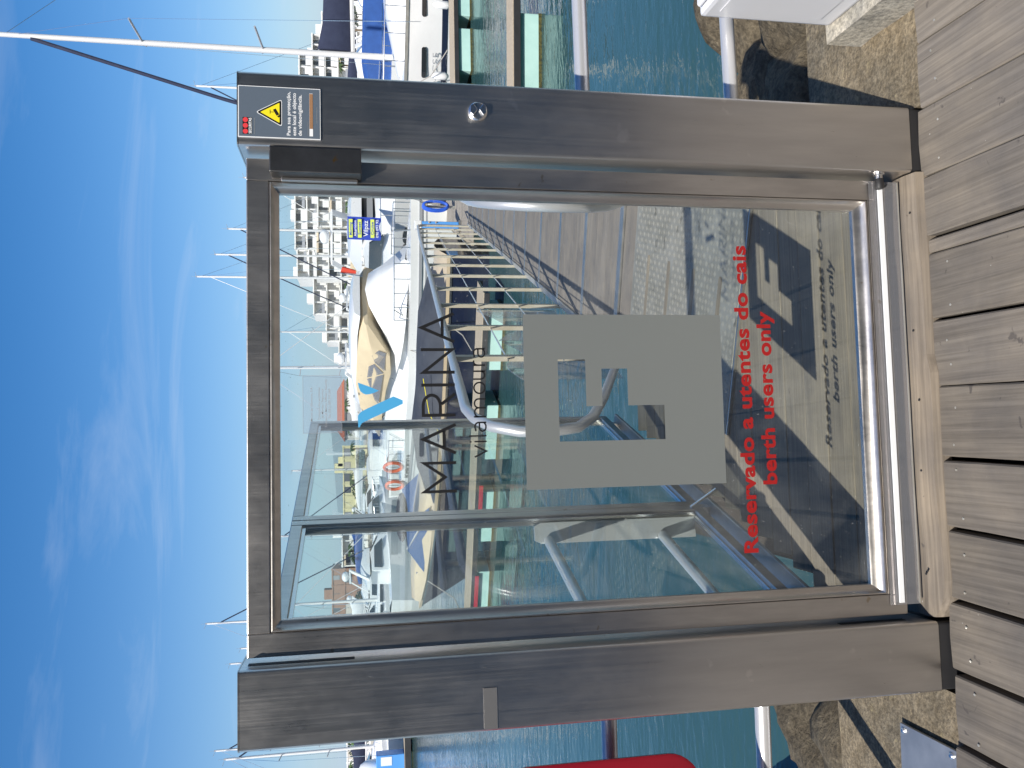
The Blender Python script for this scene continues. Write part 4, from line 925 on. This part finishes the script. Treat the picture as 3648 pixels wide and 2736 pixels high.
MB().loft([[s_[0], s_[1], (s_[1][0], s_[1][1]+.006, s_[1][2]), (s_[0][0], s_[0][1]+.006, s_[0][2])] for s_ in secs]).build('flag_cloth', M['redflag'], t2, smooth=True)

# --- navy motor boat with charcoal cover
t = place('navy_motorboat', 'navy motor boat with tan foredeck and charcoal cover, moored behind the first finger pontoon', (4.05, 15.25), (-4.2, 18.9))
H = Hull(9.0, 2.3, .88, 1.26, rake=1.1, pw=2.2)
H.hull().build('hull', M['navy'], t, smooth=True); H.deck(camber=.22).build('deck', M['cream'], t, smooth=True)
H.band(lambda t_: H.sheer(t_)-.055, lambda t_: H.sheer(t_)+.012, .03).build('gunwale_strip', M['cream'], t, smooth=True)
H.band(lambda t_: H.sheer(t_)-.10, lambda t_: H.sheer(t_)-.06, .022).build('steel_strip', M['steel_bright'], t, smooth=True)
q = MB(); secs = []
for x, wb, zt in ((.25, .92, .93), (.8, 1.0, 1.22), (1.5, 1.05, 1.34), (2.3, 1.08, 1.42), (3.2, 1.10, 1.40), (4.2, 1.10, 1.46), (5.0, 1.08, 1.38), (5.6, 1.02, 1.10)):
    zb = H.sheer(x/9)+.015; secs.append([(x, -wb, zb), (x, -wb*.8, zb+(zt-zb)*.62), (x, -wb*.3, zt+.03*math.sin(x*5)), (x, wb*.3, zt+.02*math.cos(x*4)), (x, wb*.8, zb+(zt-zb)*.6+.02*math.sin(x*7)), (x, wb, zb)])
q.loft(secs).build('boat_cover', M['charcloth'], t, smooth=True)
house(MB(), [(5.4, .95, 1.02, .90, 1.22), (6.6, .92, 1.08, .84, 1.38), (7.8, .66, 1.16, .55, 1.44), (8.7, .22, 1.24, .14, 1.40)]).build('foredeck', M['cream'], t, smooth=True)
ws = MB(); P = [(6.0, 1.12), (6.45, 1.66), (7.0, 1.5), (7.55, 1.24)]
for sd_ in (-1, 1): ws.prism([(5.7, 1.15), (6.2, 1.66), (6.9, 1.60), (7.55, 1.22)], lambda a, b, d: (a, sd_*(.98-.35*max(0, a-5.9)*.5)+d, b), 0, .015)
ws.add([(6.9, -.76, 1.60), (6.9, .76, 1.60), (7.55, .66, 1.22), (7.55, -.66, 1.22), (6.9, -.76, 1.615), (6.9, .76, 1.615), (7.57, .66, 1.23), (7.57, -.66, 1.23)], [(0, 1, 2, 3), (7, 6, 5, 4), (0, 4, 5, 1), (2, 6, 7, 3), (0, 3, 7, 4), (1, 5, 6, 2)])
wsc = ws.build('windscreen', M['blueglass'], t)
MB().tube([(5.8, .99, 1.14), (6.85, .80, 1.62)], .03, 6).build('screen_pillar', M['grey'], wsc)
q = MB(); q.ball((6.3, .3, 1.72), .62, .42, .14); q.build('console_cover', M['charcloth'], t, smooth=True)
MB().prism([(7.75, .32), (7.55, .5), (7.6, .62), (7.85, .5)], lambda a, b, d: (a, b, 1.36+d), 0, .03).build('deck_hatch', M['blueglass'], t)
for x in (3.1, 6.1): fender(t, x, 1.24, .55, M['charcoal'])
for x in (1.4, 7.6): MB().tube([(x, 1.0, H.sheer(x/9)), (x+.1, 1.6, .6), (x+.3, 2.0, .46)], .012, 6).build('mooring_line', M['rope'], t)
MB().tube([(2.6, 1.09, 1.34), (3.4, 1.05, 1.2), (3.9, 1.12, .95)], .008, 5).build('tie_cord', M['yellowp'], t)

# --- sailing yachts
def sail_yacht(name, label, stern, bow, B, fs, fb, mx, mtop, cover, detail=True, group=None, stay_dark=True, hullm=None, sp=2, mr=.075):
    L = math.hypot(bow[0]-stern[0], bow[1]-stern[1]); t = place(name, label, stern, bow, group, 'sailing boat'); H = Hull(L, B, fs, fb, rake=L*.09, pw=2.1, low=.82)
    H.hull(18, 5).build('hull', hullm or M['white'], t, smooth=True); H.deck(camber=.12).build('deck', M['white'], t, smooth=True)
    H.band(lambda t_: .0, lambda t_: .14, .006).build('boot_stripe', M['navy'], t)
    ch = fs*.5
    cb = house(MB(), [(L*.22, B*.30, fs, B*.26, fs+ch*.7), (L*.40, B*.33, fs, B*.29, fs+ch), (L*.62, B*.28, fs+.03, B*.22, fs+ch*.85), (L*.80, B*.13, fs+.1, B*.08, fs+.2)]).build('cabin', M['white'], t, smooth=True)
    for sd_ in (-1, 1):
        for i, (a, b) in enumerate(((.27, .36), (.375, .46), (.475, .62))):
            x0, x1 = L*a, L*b; f_ = lambda x: B*(.318-.0*(x/L)) if x < L*.42 else B*(.318-.20*(x/L-.42))
            MB().prism([(x0, fs+ch*.35), (x1, fs+ch*.38), (x1-.1*(i == 2)*3, fs+ch*.68), (x0, fs+ch*.72)], lambda x, z, d: (x, sd_*(f_(x)+.02+d), z), -.03, .012).build('window', M['boatglass'], cb)
    mst = MB().tube([(mx, 0, fs+ch*.6), (mx, 0, mtop*.75), (mx, 0, mtop)], mr, 10, mr*.72).build('mast', M['mast'], t, smooth=True)
    bz = fs+ch+.78
    MB().tube([(mx-.08, 0, bz), (L*.10, 0, bz+.1)], .06, 8).build('boom', M['mast'], t, smooth=True)
    secs = []
    for i in range(10):
        u = i/9; x = mx-.1-(mx-.1-L*.12)*u; hh = .52*(1-u)**.6+.26 if i else .9
        secs.append([(x, .10*math.cos(a*math.pi/4)*(1+.2*math.sin(i*3+a)), bz+.03+hh/2+hh/2*math.sin(a*math.pi/4)+.1*u) for a in range(8)])
    cvr = MB().loft(secs).build('sail_cover', cover, t, smooth=True)
    if detail:
        for u in (.28, .62): 
            x = mx-.1-(mx-.1-L*.12)*u; MB().box(x-.03, x+.03, -.135, .135, bz+.0, bz+.60*(1-u)**.6+.42+.1*u).build('cover_strap', M['signwhite'], cvr)
    wr = .007 if detail else .012
    for k in range(sp):
        z = mtop*(.70-.26*k) if sp > 1 else mtop*.55; ln_ = B*.26
        for sd_ in (-1, 1): MB().tube([(mx, 0, z), (mx-.25, sd_*ln_, z+.12)], .028, 6).build('spreader', M['grey'], mst)
    for sd_ in (-1, 1):
        z = mtop*.70 if sp > 1 else mtop*.55
        MB().tube([(mx, 0, mtop*.97), (mx-.25, sd_*B*.26, z+.12), (mx-.35, sd_*B*.46, fs)], wr, 4).build('shroud', M['steel_bright'], mst)
    MB().tube([(mx, 0, mtop*.985), (.1, 0, fs)], wr, 4).build('backstay', M['steel_bright'], mst)
    MB().tube([(mx+.06, 0, mtop*.93), (L*.5+mx*.5, 0, (mtop*.93+fb)/2), (L-.25, 0, fb+.25)], .02 if not stay_dark else (.050 if detail else .045), 8).build('furled_headsail', M['navycloth'] if stay_dark else M['mast'], mst, smooth=True)
    MB().box(mx-.05, mx+.05, -.03, .03, mtop, mtop+.12).build('masthead_unit', M['grey'], mst)
    MB().tube([(mx, .03, mtop+.1), (mx, .03, mtop+.45)], .008, 4).build('antenna', M['grey'], mst)
    MB().tube([(mx-.1, -.03, mtop+.1), (mx-.35, -.03, mtop+.18)], .012, 4).build('wind_vane', M['grey'], mst)
    if detail: rails(t, H, L*.55, L*.97, .55)
    return t, H
t, H = sail_yacht('sailing_yacht', 'white sailing yacht with navy boom cover and registration letters, moored right of the gate', (18.2, 19.2), (7.6, 20.0), 3.3, 1.30, 1.45, 7.95, 11.45, M['navycloth'], mr=.085)
H.band(lambda t_: .30, lambda t_: .45, .012).build('navy_stripe', M['navy'], t)
H.band(lambda t_: H.sheer(t_)-.05, lambda t_: H.sheer(t_)+.03, .03).build('toe_rail', M['alu_dull'], t, smooth=True)
put('registration', text_mesh('11104CS5', 5.55, 6.75, .54, .70, th=.004, mapf=lambda px, pz, d: Vector((14.9-px, H.p((14.9-px)/H.L, H.hz((14.9-px)/H.L, pz), 1)[1]+.012+d, pz))), M['grey'], t)
for x in (7.0, 8.4):
    MB().prism(rr_poly(x-.35, x+.35, .86, .98, .055, 4), lambda a, b, d: (a, H.p(a/H.L, H.hz(a/H.L, b), 1)[1]+d, b), -.03, .014).build('portlight', M['boatglass'], t)
fender(t, 8.9, 1.45, .55); fender(t, 7.2, 1.70, .5)
MB().tube([(9.2, 1.2, 1.4), (9.0, 1.7, .8), (8.6, 2.4, .45)], .014, 6).build('mooring_line', M['rope'], t)

# --- generic motor boat
def motorboat(name, label, stern, bow, B=2.8, fs=1.0, fb=1.35, hullm=None, top=1.0, fly=False, group=None, band=None, win=M['boatglass'], det=True):
    L = math.hypot(bow[0]-stern[0], bow[1]-stern[1]); t = place(name, label, stern, bow, group); H = Hull(L, B, fs, fb, rake=L*.10, pw=2.3)
    H.hull(16, 5).build('hull', hullm or M['white'], t, smooth=True); H.deck(camber=.1).build('deck', M['white'], t, smooth=True)
    if band: H.band(lambda t_: H.sheer(t_)-.5, lambda t_: H.sheer(t_)-.3, .01).build('hull_stripe', band, t)
    c1 = house(MB(), [(L*.28, B*.40, fs, B*.36, fs+top*.92), (L*.45, B*.42, fs, B*.36, fs+top), (L*.60, B*.38, fs+.05, B*.30, fs+top*.62), (L*.80, B*.22, fs+.15, B*.15, fs+top*.3)]).build('cabin', M['white'], t, smooth=True)
    for sd_ in (-1, 1):
        MB().prism([(L*.30, fs+top*.42), (L*.57, fs+top*.40), (L*.50, fs+top*.80), (L*.31, fs+top*.80)], lambda x, z, d: (x, sd_*(B*.425-(z-fs)/top*B*.055+d), z), -.05, .012).build('window', win, c1)
    MB().add([(L*.465, -B*.30, fs+top*.97), (L*.465, B*.30, fs+top*.97), (L*.60, B*.27, fs+top*.68), (L*.60, -B*.27, fs+top*.68), (L*.47, -B*.30, fs+top*1.0), (L*.47, B*.30, fs+top*1.0), (L*.61, B*.27, fs+top*.70), (L*.61, -B*.27, fs+top*.70)], [(0, 1, 2, 3), (7, 6, 5, 4), (0, 4, 5, 1), (2, 6, 7, 3), (0, 3, 7, 4), (1, 5, 6, 2)]).build('windscreen', win, c1)
    if fly:
        house(MB(), [(L*.22, B*.36, fs+top*1.02, B*.34, fs+top*1.12), (L*.36, B*.37, fs+top*1.02, B*.34, fs+top*1.45), (L*.50, B*.30, fs+top*1.02, B*.26, fs+top*1.30)]).build('flybridge', M['white'], t, smooth=True)
        for sd_ in (-1, 1): MB().beam((L*.20, sd_*B*.36, fs+top*1.05), (L*.30, sd_*B*.30, fs+top*2.0), .22, .06).build('arch_leg', M['white'], t)
        MB().beam((L*.30, -B*.30, fs+top*2.0), (L*.30, B*.30, fs+top*2.0), .22, .08).build('arch_top', M['white'], t)
        MB().ball((L*.30, 0, fs+top*2.22), .28, .28, .20).build('radar_dome', M['white'], t, smooth=True)
    if det: rails(t, H, L*.6, L*.97, .45, n=4)
    return t, H
t, H = motorboat('charter_cruiser', 'white charter cruiser with dark oval portholes and a blue banner behind the big yacht', (7.2, 33.5), (9.2, 21.0), 3.4, 1.35, 1.6, top=1.15, fly=True)
for i in (6.6, 7.7): MB().prism([(i+.5*math.cos(a*math.pi/7), 1.05+.13*math.sin(a*math.pi/7)) for a in range(14)], lambda a, b, d: (a, -H.half(a/H.L)-d+.01, b), -.05, .012).build('porthole', M['boatglass'], t)
ban = thing('banner', 'blue charter banner with lime lettering panels hung on the charter cruiser', 'banner', (6.75, 24.4, ZW), rad(-12))
secs = []
for i in range(9): secs.append([(-.36+.72*i/8, .05*math.sin(i*.9), 1.95-.03*math.sin(i)), (-.33+.72*i/8, .05*math.sin(i*.9+.5), 2.98), (-.33+.72*i/8, .05*math.sin(i*.9+.5)+.006, 2.98), (-.36+.72*i/8, .05*math.sin(i*.9)+.006, 1.95-.03*math.sin(i))])
MB().loft(secs).build('banner_cloth', M['banner'], ban, smooth=True)
for z0_, z1_ in ((2.82, 2.94), (2.54, 2.66), (2.14, 2.26)): MB().box(-.28, .30, -.066, -.060, z0_, z1_).build('lime_panel', M['lime'], ban)
for s_, a, b, z_, m_ in (('Morning', -.2, .2, 2.845, 'banner'), ('Afternoon', -.24, .26, 2.70, 'signwhite'), ('Sunset', -.18, .22, 2.565, 'banner'), ('Vilpzz', -.24, .26, 2.34, 'signwhite'), ('Cruise', -.18, .22, 2.165, 'banner'), ('090 093 92', -.27, .29, 2.01, 'signwhite')):
    put('banner_lettering', text_mesh(s_, a, b, z_, z_+.085 if z_ != 2.34 else z_+.15, bold=.012, y0=-.068, th=.003), M[m_], ban)
motorboat('white_cruiser', 'white cruiser with navy side windows at the far right of the gate pane', (9.6, 41), (11.0, 31), 3.2, 1.3, 1.6, top=1.2, win=M['navy'])
motorboat('white_cruiser', 'white cruiser with navy hull stripe moored beyond the charter cruiser', (11.5, 49), (12.6, 40.5), 3.0, 1.2, 1.5, top=1.1, band=M['navy'])
tb, Hb = motorboat('blue_covered_boat', 'white motor boat with a large blue canvas cover behind the sailing yacht', (20.5, 28.5), (10.0, 30.0), 3.2, 1.2, 1.6, top=1.0)
house(MB(), [(3.0, 1.4, 1.3, 1.3, 2.3), (6.0, 1.4, 1.3, 1.3, 2.4), (8.8, 1.1, 1.45, .7, 1.9)]).build('blue_cover', M['bluecloth'], tb, smooth=True)
#END_BOATS

# --- more yachts whose masts stand above the gate: (mast x, y, top height above deck), label
def far_sail(mx_, my_, top_, ang, cover, label, stay=True, L=10.5):
    d = Vector((math.cos(ang), math.sin(ang))); st_ = Vector((mx_, my_))-d*L*.5; bw_ = st_+d*L
    sail_yacht('sailing_yacht', label, tuple(st_), tuple(bw_), 3.0, 1.15, 1.4, L*.5, top_-ZW, cover, False, 'sailing yachts at the far berths', stay, mr=.10)
FS = [(24.2, 55, 12.19, 3.0, 'navycloth', 'sailing yacht whose mast tip shows just above the right gate post', True),
      (19.6, 60, 9.73, 3.1, 'bluecloth', 'sailing yacht whose masthead barely clears the gate top near the lock housing', False),
      (15.76, 60, 10.86, 3.3, 'bluecloth', 'sailing yacht with blue sail cover, third mast from the right above the gate', True),
      (14.75, 64, 12.4, 3.2, 'navycloth', 'sailing yacht with dark furled headsail, second tallest mast above the gate', True),
      (12.61, 62, 13.4, 3.25, 'beige', 'sailing yacht with the tallest mast above the gate and a pale headsail', False),
      (4.2, 45, 7.3, .2, 'white', 'sailing yacht with a pale mast standing alone between building and etched label', False),
      (-12.43, 60, 12.32, .3, 'navycloth', 'sailing yacht with the tall mast above the top left corner of the gate', True),
      (-16.57, 70, 11.38, .35, 'bluecloth', 'sailing yacht whose short masthead shows right of the left gate post', False),
      (-17.75, 70, 12.21, .3, 'navycloth', 'sailing yacht whose masthead shows above the hinge side post', False),
      (-21.17, 60, 11.72, .25, 'navycloth', 'sailing yacht whose mast rises behind the left edge of the left post', True),
      (-18.31, 50, 9.54, .2, 'navycloth', 'sailing yacht with mast left of the left post by the jetty', True),
      (10.2, 75, 8.5, 3.2, 'white', 'small sailing yacht in front of the stepped white apartment block', False),
      (-9.98, 52, 6.1, .3, 'white', 'small yacht with slim mast seen through the near screen panel', False),
      (-7.2, 66, 8.2, .25, 'bluecloth', 'small yacht with blue sail cover seen through the far screen panel', True),
      (-2.5, 80, 8.0, .2, 'white', 'distant small yacht left of the etched label', False)]
for a in FS: far_sail(a[0], a[1], a[2], a[3], M[a[4]], a[5], a[6])
FM = [((-9, 44), (-3.5, 47), 'white motor cruiser moored at the far berths, nearest the screen mullion', None, True),
      ((-14.5, 43), (-9.4, 45.5), 'white motor cruiser with sloping windscreen seen through the near screen panel', None, False),
      ((-13, 58), (-6.5, 60), 'white flybridge cruiser at the far berths', None, True),
      ((-4.2, 60), (1.4, 63), 'white cabin boat at the far berths right of the screen mullion', 'navy', False),
      ((-2.5, 45), (2.8, 48.5), 'pale cabin cruiser just above the life rings', None, False),
      ((-20, 78), (-12, 80), 'distant white cruiser with blue hull stripe', 'bluecloth', False),
      ((-10, 95), (-2, 97), 'far white cruiser in front of the yellow building', None, True),
      ((1, 90), (9, 92), 'far white cruiser in front of the palm row', 'navy', True),
      ((-24, 98), (-15, 99), 'far white cruiser in front of the brown buildings', None, True),
      ((7, 46), (10.5, 41.5), 'white cruiser partly hidden behind the charter cruiser', None, True),
      ((16, 40), (22, 37), 'white cruiser behind the sailing yacht on the right', None, False),
      ((24, 46), (30, 43), 'white flybridge cruiser far right behind the boom cover', None, True)]
FM += [((2.2, 41), (8.2, 32), 'large white flybridge cruiser directly behind the beige canvas yacht', None, True),
       ((.2, 37.5), (3.6, 34), 'white day boat behind the stern of the beige canvas yacht', 'navy', False),
       ((12.8, 60), (8, 63), 'white flybridge cruiser under the stepped apartment block', None, True),
       ((3.2, 55), (7.4, 52), 'white cabin boat left under the stepped apartment block', 'bluecloth', False),
       ((14.5, 70), (20, 68), 'white cruiser under the tall part of the apartment block', None, True),
       ((-6.2, 50), (-2.2, 52.5), 'white boat between the two screen mullions', None, False),
       ((-19.5, 62), (-13.5, 64), 'white cruiser beyond the near screen panel', None, True),
       ((18.5, 33), (14.2, 36), 'white cruiser beneath the boom cover of the sailing yacht', 'navy', True)]
for a, b, lab, bnd, fly in FM: motorboat('motor_cruiser', lab, a, b, 3.0, 1.1, 1.5, top=1.1, fly=fly, group='motor cruisers at the far berths', band=M[bnd] if bnd else None, det=a[1] < 70)

# kiosk, dome and barge on the far left jetty
t = thing('jetty_kiosk', 'blue jetty kiosk with a red and yellow panel left of the left post', 'kiosk', (-18.2, 46.3, ZP), rad(7))
MB().box(-.75, .75, -.6, .6, 0, 1.55).build('kiosk_body', M['pedblue'], t, bevel=.03)
MB().box(-.8, -.2, -.62, -.601, .95, 1.5).build('red_panel', M['signred'], t); MB().box(-.8, -.2, -.62, -.601, 1.52, 1.60).build('yellow_band', M['yellowp'], t)
MB().box(.2, .65, -.62, -.601, .7, 1.3).build('kiosk_window', M['signwhite'], t)
t = thing('satellite_dome', 'large white satellite dome on a short mast left of the left post', 'satellite dome', (-18.6, 47.2, ZP))
MB().lathe([(.02, .9), (.42, 1.15), (.56, 1.6), (.50, 2.1), (.30, 2.42), (.02, 2.55)], 20).build('dome_shell', M['white'], t, smooth=True)
MB().tube([(0, 0, -.3), (0, 0, .95)], .09, 10).build('dome_mast', M['alu'], t)
motorboat('white_trawler', 'white work boat moored at the far left jetty', (-24, 49.5), (-15.5, 50.5), 3.2, 1.4, 1.8, top=1.3, fly=True)

# ---------------------------------------------------------------- buildings round the basin
def block(parent, x0, x1, storeys, y0, depth, bay=3.6, sh=2.9, wallm=None, base=.25, bal=True, seed=0, roof=None):
    wm = wallm or M['wall']; rn = random.Random(seed); Hh = storeys*sh; n = max(1, round((x1-x0)/bay)); bw_ = (x1-x0)/n
    MB().box(x0, x1, y0+1.3, y0+depth, base, base+Hh).build('wall', wm, parent)
    for i in range(n+1):
        xx = x0+i*bw_; MB().box(xx-.14, xx+.14, y0, y0+1.298, base, base+Hh+.1).build('pier', wm, parent)
    for s_ in range(storeys+1):
        z = base+s_*sh; ov = .5 if bal else .05
        MB().box(x0-.2, x1+.2, y0-.03 if s_ == 0 else y0-ov*rn.choice((.6, 1)), y0+1.29, z-.22, z+.02).build('floor_slab', wm, parent)
    for s_ in range(storeys):
        z = base+s_*sh
        for i in range(n):
            a = x0+i*bw_+.16; b = x0+(i+1)*bw_-.16
            wz = z+(.05 if rn.random() < .5 else .8) if bal else z+.9
            fr_ = rn.choice((.3, .5, .8, 1.1))
            wo = MB().box(a+bw_*fr_*.4, b-bw_*fr_*.4, y0+(1.24 if bal else .03), y0+(1.297 if bal else .08), wz, z+2.25).build('window', M[rn.choice(('pane', 'pane', 'pane', 'shutter', 'blind'))], parent)
            if bal and rn.random() < .05: MB().add([(a, y0-.9, z+1.9), (b, y0-.9, z+1.9), (b, y0+.1, z+2.5), (a, y0+.1, z+2.5), (a, y0-.9, z+1.86), (b, y0-.9, z+1.86), (b, y0+.1, z+2.46), (a, y0+.1, z+2.46)], [(0, 1, 2, 3), (7, 6, 5, 4), (0, 4, 5, 1), (2, 6, 7, 3), (0, 3, 7, 4), (1, 5, 6, 2)]).build('awning', M['awning'], parent)
            if not bal: MB().box(a, b, y0+.1, y0+1.29, z+.03, z+sh-.23).build('wall', wm, parent)
            if bal and rn.random() < .86:
                MB().box(a+rn.choice((0, 0, bw_*.35)), b, y0-.42, y0-.30, z+.021, z+1.05+rn.choice((0, .1, .25))).build('balcony_parapet', wm, parent)
            elif bal: MB().box(a, b, y0-.30, y0-.26, z+.3, z+.9).build('balcony_rail', M['grey'], parent)
    if roof: MB().add([(x0-.5, y0-.5, base+Hh), (x1+.5, y0-.5, base+Hh), (x1+.5, y0+depth+.5, base+Hh), (x0-.5, y0+depth+.5, base+Hh), (x0+2, y0+depth/2, base+Hh+1.7), (x1-2, y0+depth/2, base+Hh+1.7)], [(0, 1, 5, 4), (1, 2, 5), (2, 3, 4, 5), (3, 0, 4), (3, 2, 1, 0)]).build('roof', roof, parent)
    else:
        for i in range(max(1, n//3)):
            xx = x0+rn.uniform(.15, .85)*(x1-x0); MB().box(xx-1, xx+1, y0+3, y0+5.5, base+Hh+.02, base+Hh+rn.uniform(.8, 1.9)).build('roof_box', wm, parent)
b1 = thing('apartment_block', 'white stepped apartment block rising to the right behind the masts, seen through the gate', 'building', (0, 178, 0))
block(b1, 42, 62, 6, 0, 12, seed=1, bay=3.0, sh=2.45); block(b1, 36, 41.8, 6, 1.2, 11, seed=21, bay=2.8, sh=2.4); block(b1, 28, 35.7, 4, 1, 11, seed=2, bay=2.7, sh=2.75); block(b1, 22.2, 27.7, 3, 1.5, 11, seed=3, bay=2.6, sh=2.8); block(b1, 17.5, 21.9, 2, 2, 10, seed=4, bay=2.2)
block(b1, 34.5, 44, 4, -7.2, 6.9, seed=12, bay=2.7, sh=2.5); block(b1, 45, 56, 4, -7.4, 7.1, seed=13, bay=2.7, sh=2.4); block(b1, 27, 34, 2, -6.6, 6.2, seed=22, bay=2.4, sh=2.5)
b2 = thing('apartment_block', 'white terraced apartment block stepping down to the right, beyond the right gate post', 'building', (0, 168, 0))
block(b2, 66, 80.5, 5, 0, 12, seed=5, sh=2.6, bay=2.9); block(b2, 80.8, 85, 4, 1, 11, seed=6, sh=2.6, bay=2.6); block(b2, 85.3, 90, 3, 1.5, 11, seed=7, sh=2.8, bay=2.6); block(b2, 90.3, 108, 2, 2, 11, seed=8, sh=3.0, bay=2.9)
b3 = thing('low_building', 'low white waterfront building with red tiled roof behind the palms', 'building', (0, 186, 0))
block(b3, 1, 14, 2, 0, 9, bay=3.2, sh=2.4, bal=False, seed=8, roof=M['tile'])
b4 = thing('yellow_building', 'pale yellow waterfront building with small dark windows left of the etched label', 'building', (0, 174, 0))
block(b4, -16, -.5, 2, 0, 9, bay=2.4, sh=2.5, wallm=M['yellow'], bal=False, seed=9)
b5 = thing('brown_building', 'brown rendered apartment house with pale balconies seen through the near screen panel', 'building', (0, 176, 0))
block(b5, -36, -26, 3, 0, 9, bay=3.2, sh=2.5, wallm=M['brick'], bal=False, seed=10)
b6 = thing('white_house', 'small white house between the yellow and the brown buildings', 'building', (0, 175, 0))
block(b6, -25.2, -17.5, 2, 0, 8, bay=2.6, sh=2.7, bal=True, seed=11)
b7 = thing('white_house', 'white house beyond the left jetty', 'building', (0, 174, 0))
block(b7, -72, -38, 2, 0, 8, bay=3.6, sh=2.4, bal=False, seed=14)
# the front behind the photographer, mirrored in steel and glass
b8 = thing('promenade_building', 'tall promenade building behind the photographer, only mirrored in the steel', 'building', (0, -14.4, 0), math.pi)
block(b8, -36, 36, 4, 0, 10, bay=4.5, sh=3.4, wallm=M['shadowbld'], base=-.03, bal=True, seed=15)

# palms and trees along the far quay
def frond_mesh():
    q = MB()
    for k in range(15):
        az = 2*math.pi*k/15+.2*math.sin(k*5); el = .9 if k % 3 else 1.25; L = 1.5+.2*math.sin(k*3); pts = []
        for i in range(7):
            u = i/6; r = L*u*math.cos(el*(1-u*.6)-u*.9); z = L*.75*(math.sin(el)*u-1.25*u*u); pts.append((r, z))
        for i in range(6):
            w0 = .20*math.sin(math.pi*min(1, (i+.6)/6.5)); w1 = .20*math.sin(math.pi*min(1, (i+1.6)/6.5)) if i < 5 else .01
            for sd_ in (-1, 1):
                P = []
                for (r, z), wv in ((pts[i], 0), (pts[i+1], 0), (pts[i+1], w1), (pts[i], w0)):
                    P.append((r*math.cos(az)-sd_*wv*math.sin(az), r*math.sin(az)+sd_*wv*math.cos(az), z-wv*.45))
                q.add(P, [(0, 1, 2, 3)])
    return q.mesh('crown', fix=False)
fm_ = frond_mesh()
PL = [(3, 160, 4.6), (7.5, 163, 5.2), (-1, 162, 4.2), (11.5, 161, 4.8), (20, 158, 4.4), (30, 160, 5.0), (45, 157, 4.6), (-6.5, 150, 4.2), (-19, 150, 4.6), (70, 150, 5.4), (78, 152, 6.2), (90, 150, 5.6), (-46, 120, 4.4), (-41, 118, 4.0), (-12.5, 152, 3.8)]
PLL = ['palm left of centre of the far palm row', 'tallest palm beside the red tiled roof', 'palm in front of the gap beside the yellow building', 'palm at the right end of the red tiled roof', 'palm in front of the two-storey step of the apartment block', 'palm in front of the three-storey step of the apartment block', 'palm in front of the tall apartment block', 'palm in front of the yellow building, right', 'palm in front of the small white house', 'palm in front of the terraced block, near the right post', 'tall palm in front of the terraced block', 'palm at the far right of the terraced block', 'palm beyond the left jetty, outer', 'palm beyond the left jetty, inner', 'short palm in front of the yellow building, left']
for (x, y, h_), lab in zip(PL, PLL):
    t = thing('palm_tree', lab, 'palm', (x, y, -.9 if y < 172 else .25), random.uniform(0, 6), 'palms on the far quay')
    MB().tube([(0, 0, 0), (.1, 0, h_*.5), (.05, .1, h_)], .22, 8, .14).build('trunk', M['trunk'], t, smooth=True)
    o = put('crown', fm_, M['leaf'], t); o.location = (.05, .1, h_); o.scale = (1.25,)*3
tag(MB().box(-75, 110, 145, 172.2, -3.9, -.88).build('palm_quay', M['quay']), kind='structure')
def tree(x, y, z, h_, r, label, seed):
    rn = random.Random(seed); t = thing('tree', label, 'tree', (x, y, z), 0, 'trees on the far quay')
    q = MB(); q.tube([(0, 0, 0), (.1, 0, h_*.4), (0, .1, h_*.75)], .18, 7, .08)
    for k in range(4): a = k*1.6; q.tube([(0, 0, h_*.4), (r*.5*math.cos(a), r*.5*math.sin(a), h_*.75)], .07, 5, .03)
    q.build('trunk', M['trunk'], t)
    q = MB()
    for i in range(700):
        while True:
            p = Vector((rn.uniform(-1, 1), rn.uniform(-1, 1), rn.uniform(-1, 1)))
            if p.length < 1 and noise.noise(p*2.2+Vector((seed, 0, 0))) > -.12: break
        c_ = Vector((p.x*r, p.y*r, h_*.66+p.z*h_*.36)); a = Vector((rn.gauss(0, 1), rn.gauss(0, 1), rn.gauss(0, 1))).normalized(); b = a.orthogonal().normalized(); s_ = rn.uniform(.14, .3)
        q.add([c_-a*s_, c_+b*s_*.6, c_+a*s_, c_-b*s_*.6], [(0, 1, 2, 3)])
    q.build('crown', M['tree'], t, fix=False)
for i, (x, y, z, h_, r, lab) in enumerate([(-9, 171, -.9, 4.2, 2.6, 'round dark tree in front of the yellow building'), (-13.5, 170, -.9, 3.6, 2.2, 'lower dark tree left in front of the yellow building'), (-3.2, 171, -.9, 3.4, 1.9, 'dark tree at the right end of the yellow building'), (5, 169, -.9, 3.2, 1.8, 'dark tree below the red tiled roof'), (14.5, 168, -.9, 3.6, 2.0, 'dark tree at the foot of the stepped block'), (25, 166, -.9, 3.4, 2.0, 'dark tree before the middle step of the stepped block'), (-22, 168, -.9, 4.6, 2.4, 'dark tree in front of the small white house'), (-31, 166, -.9, 3.8, 2.6, 'dark tree at the foot of the brown building'), (64, 160, -.9, 5.2, 2.6, 'dark tree at the left end of the terraced block'), (84, 160, -.9, 6, 3, 'dark tree in front of the terraced block'), (-52, 150, -.9, 5.2, 3.4, 'dark tree beyond the left jetty')]): tree(x, y, z, h_, r, lab, i+3)
#END
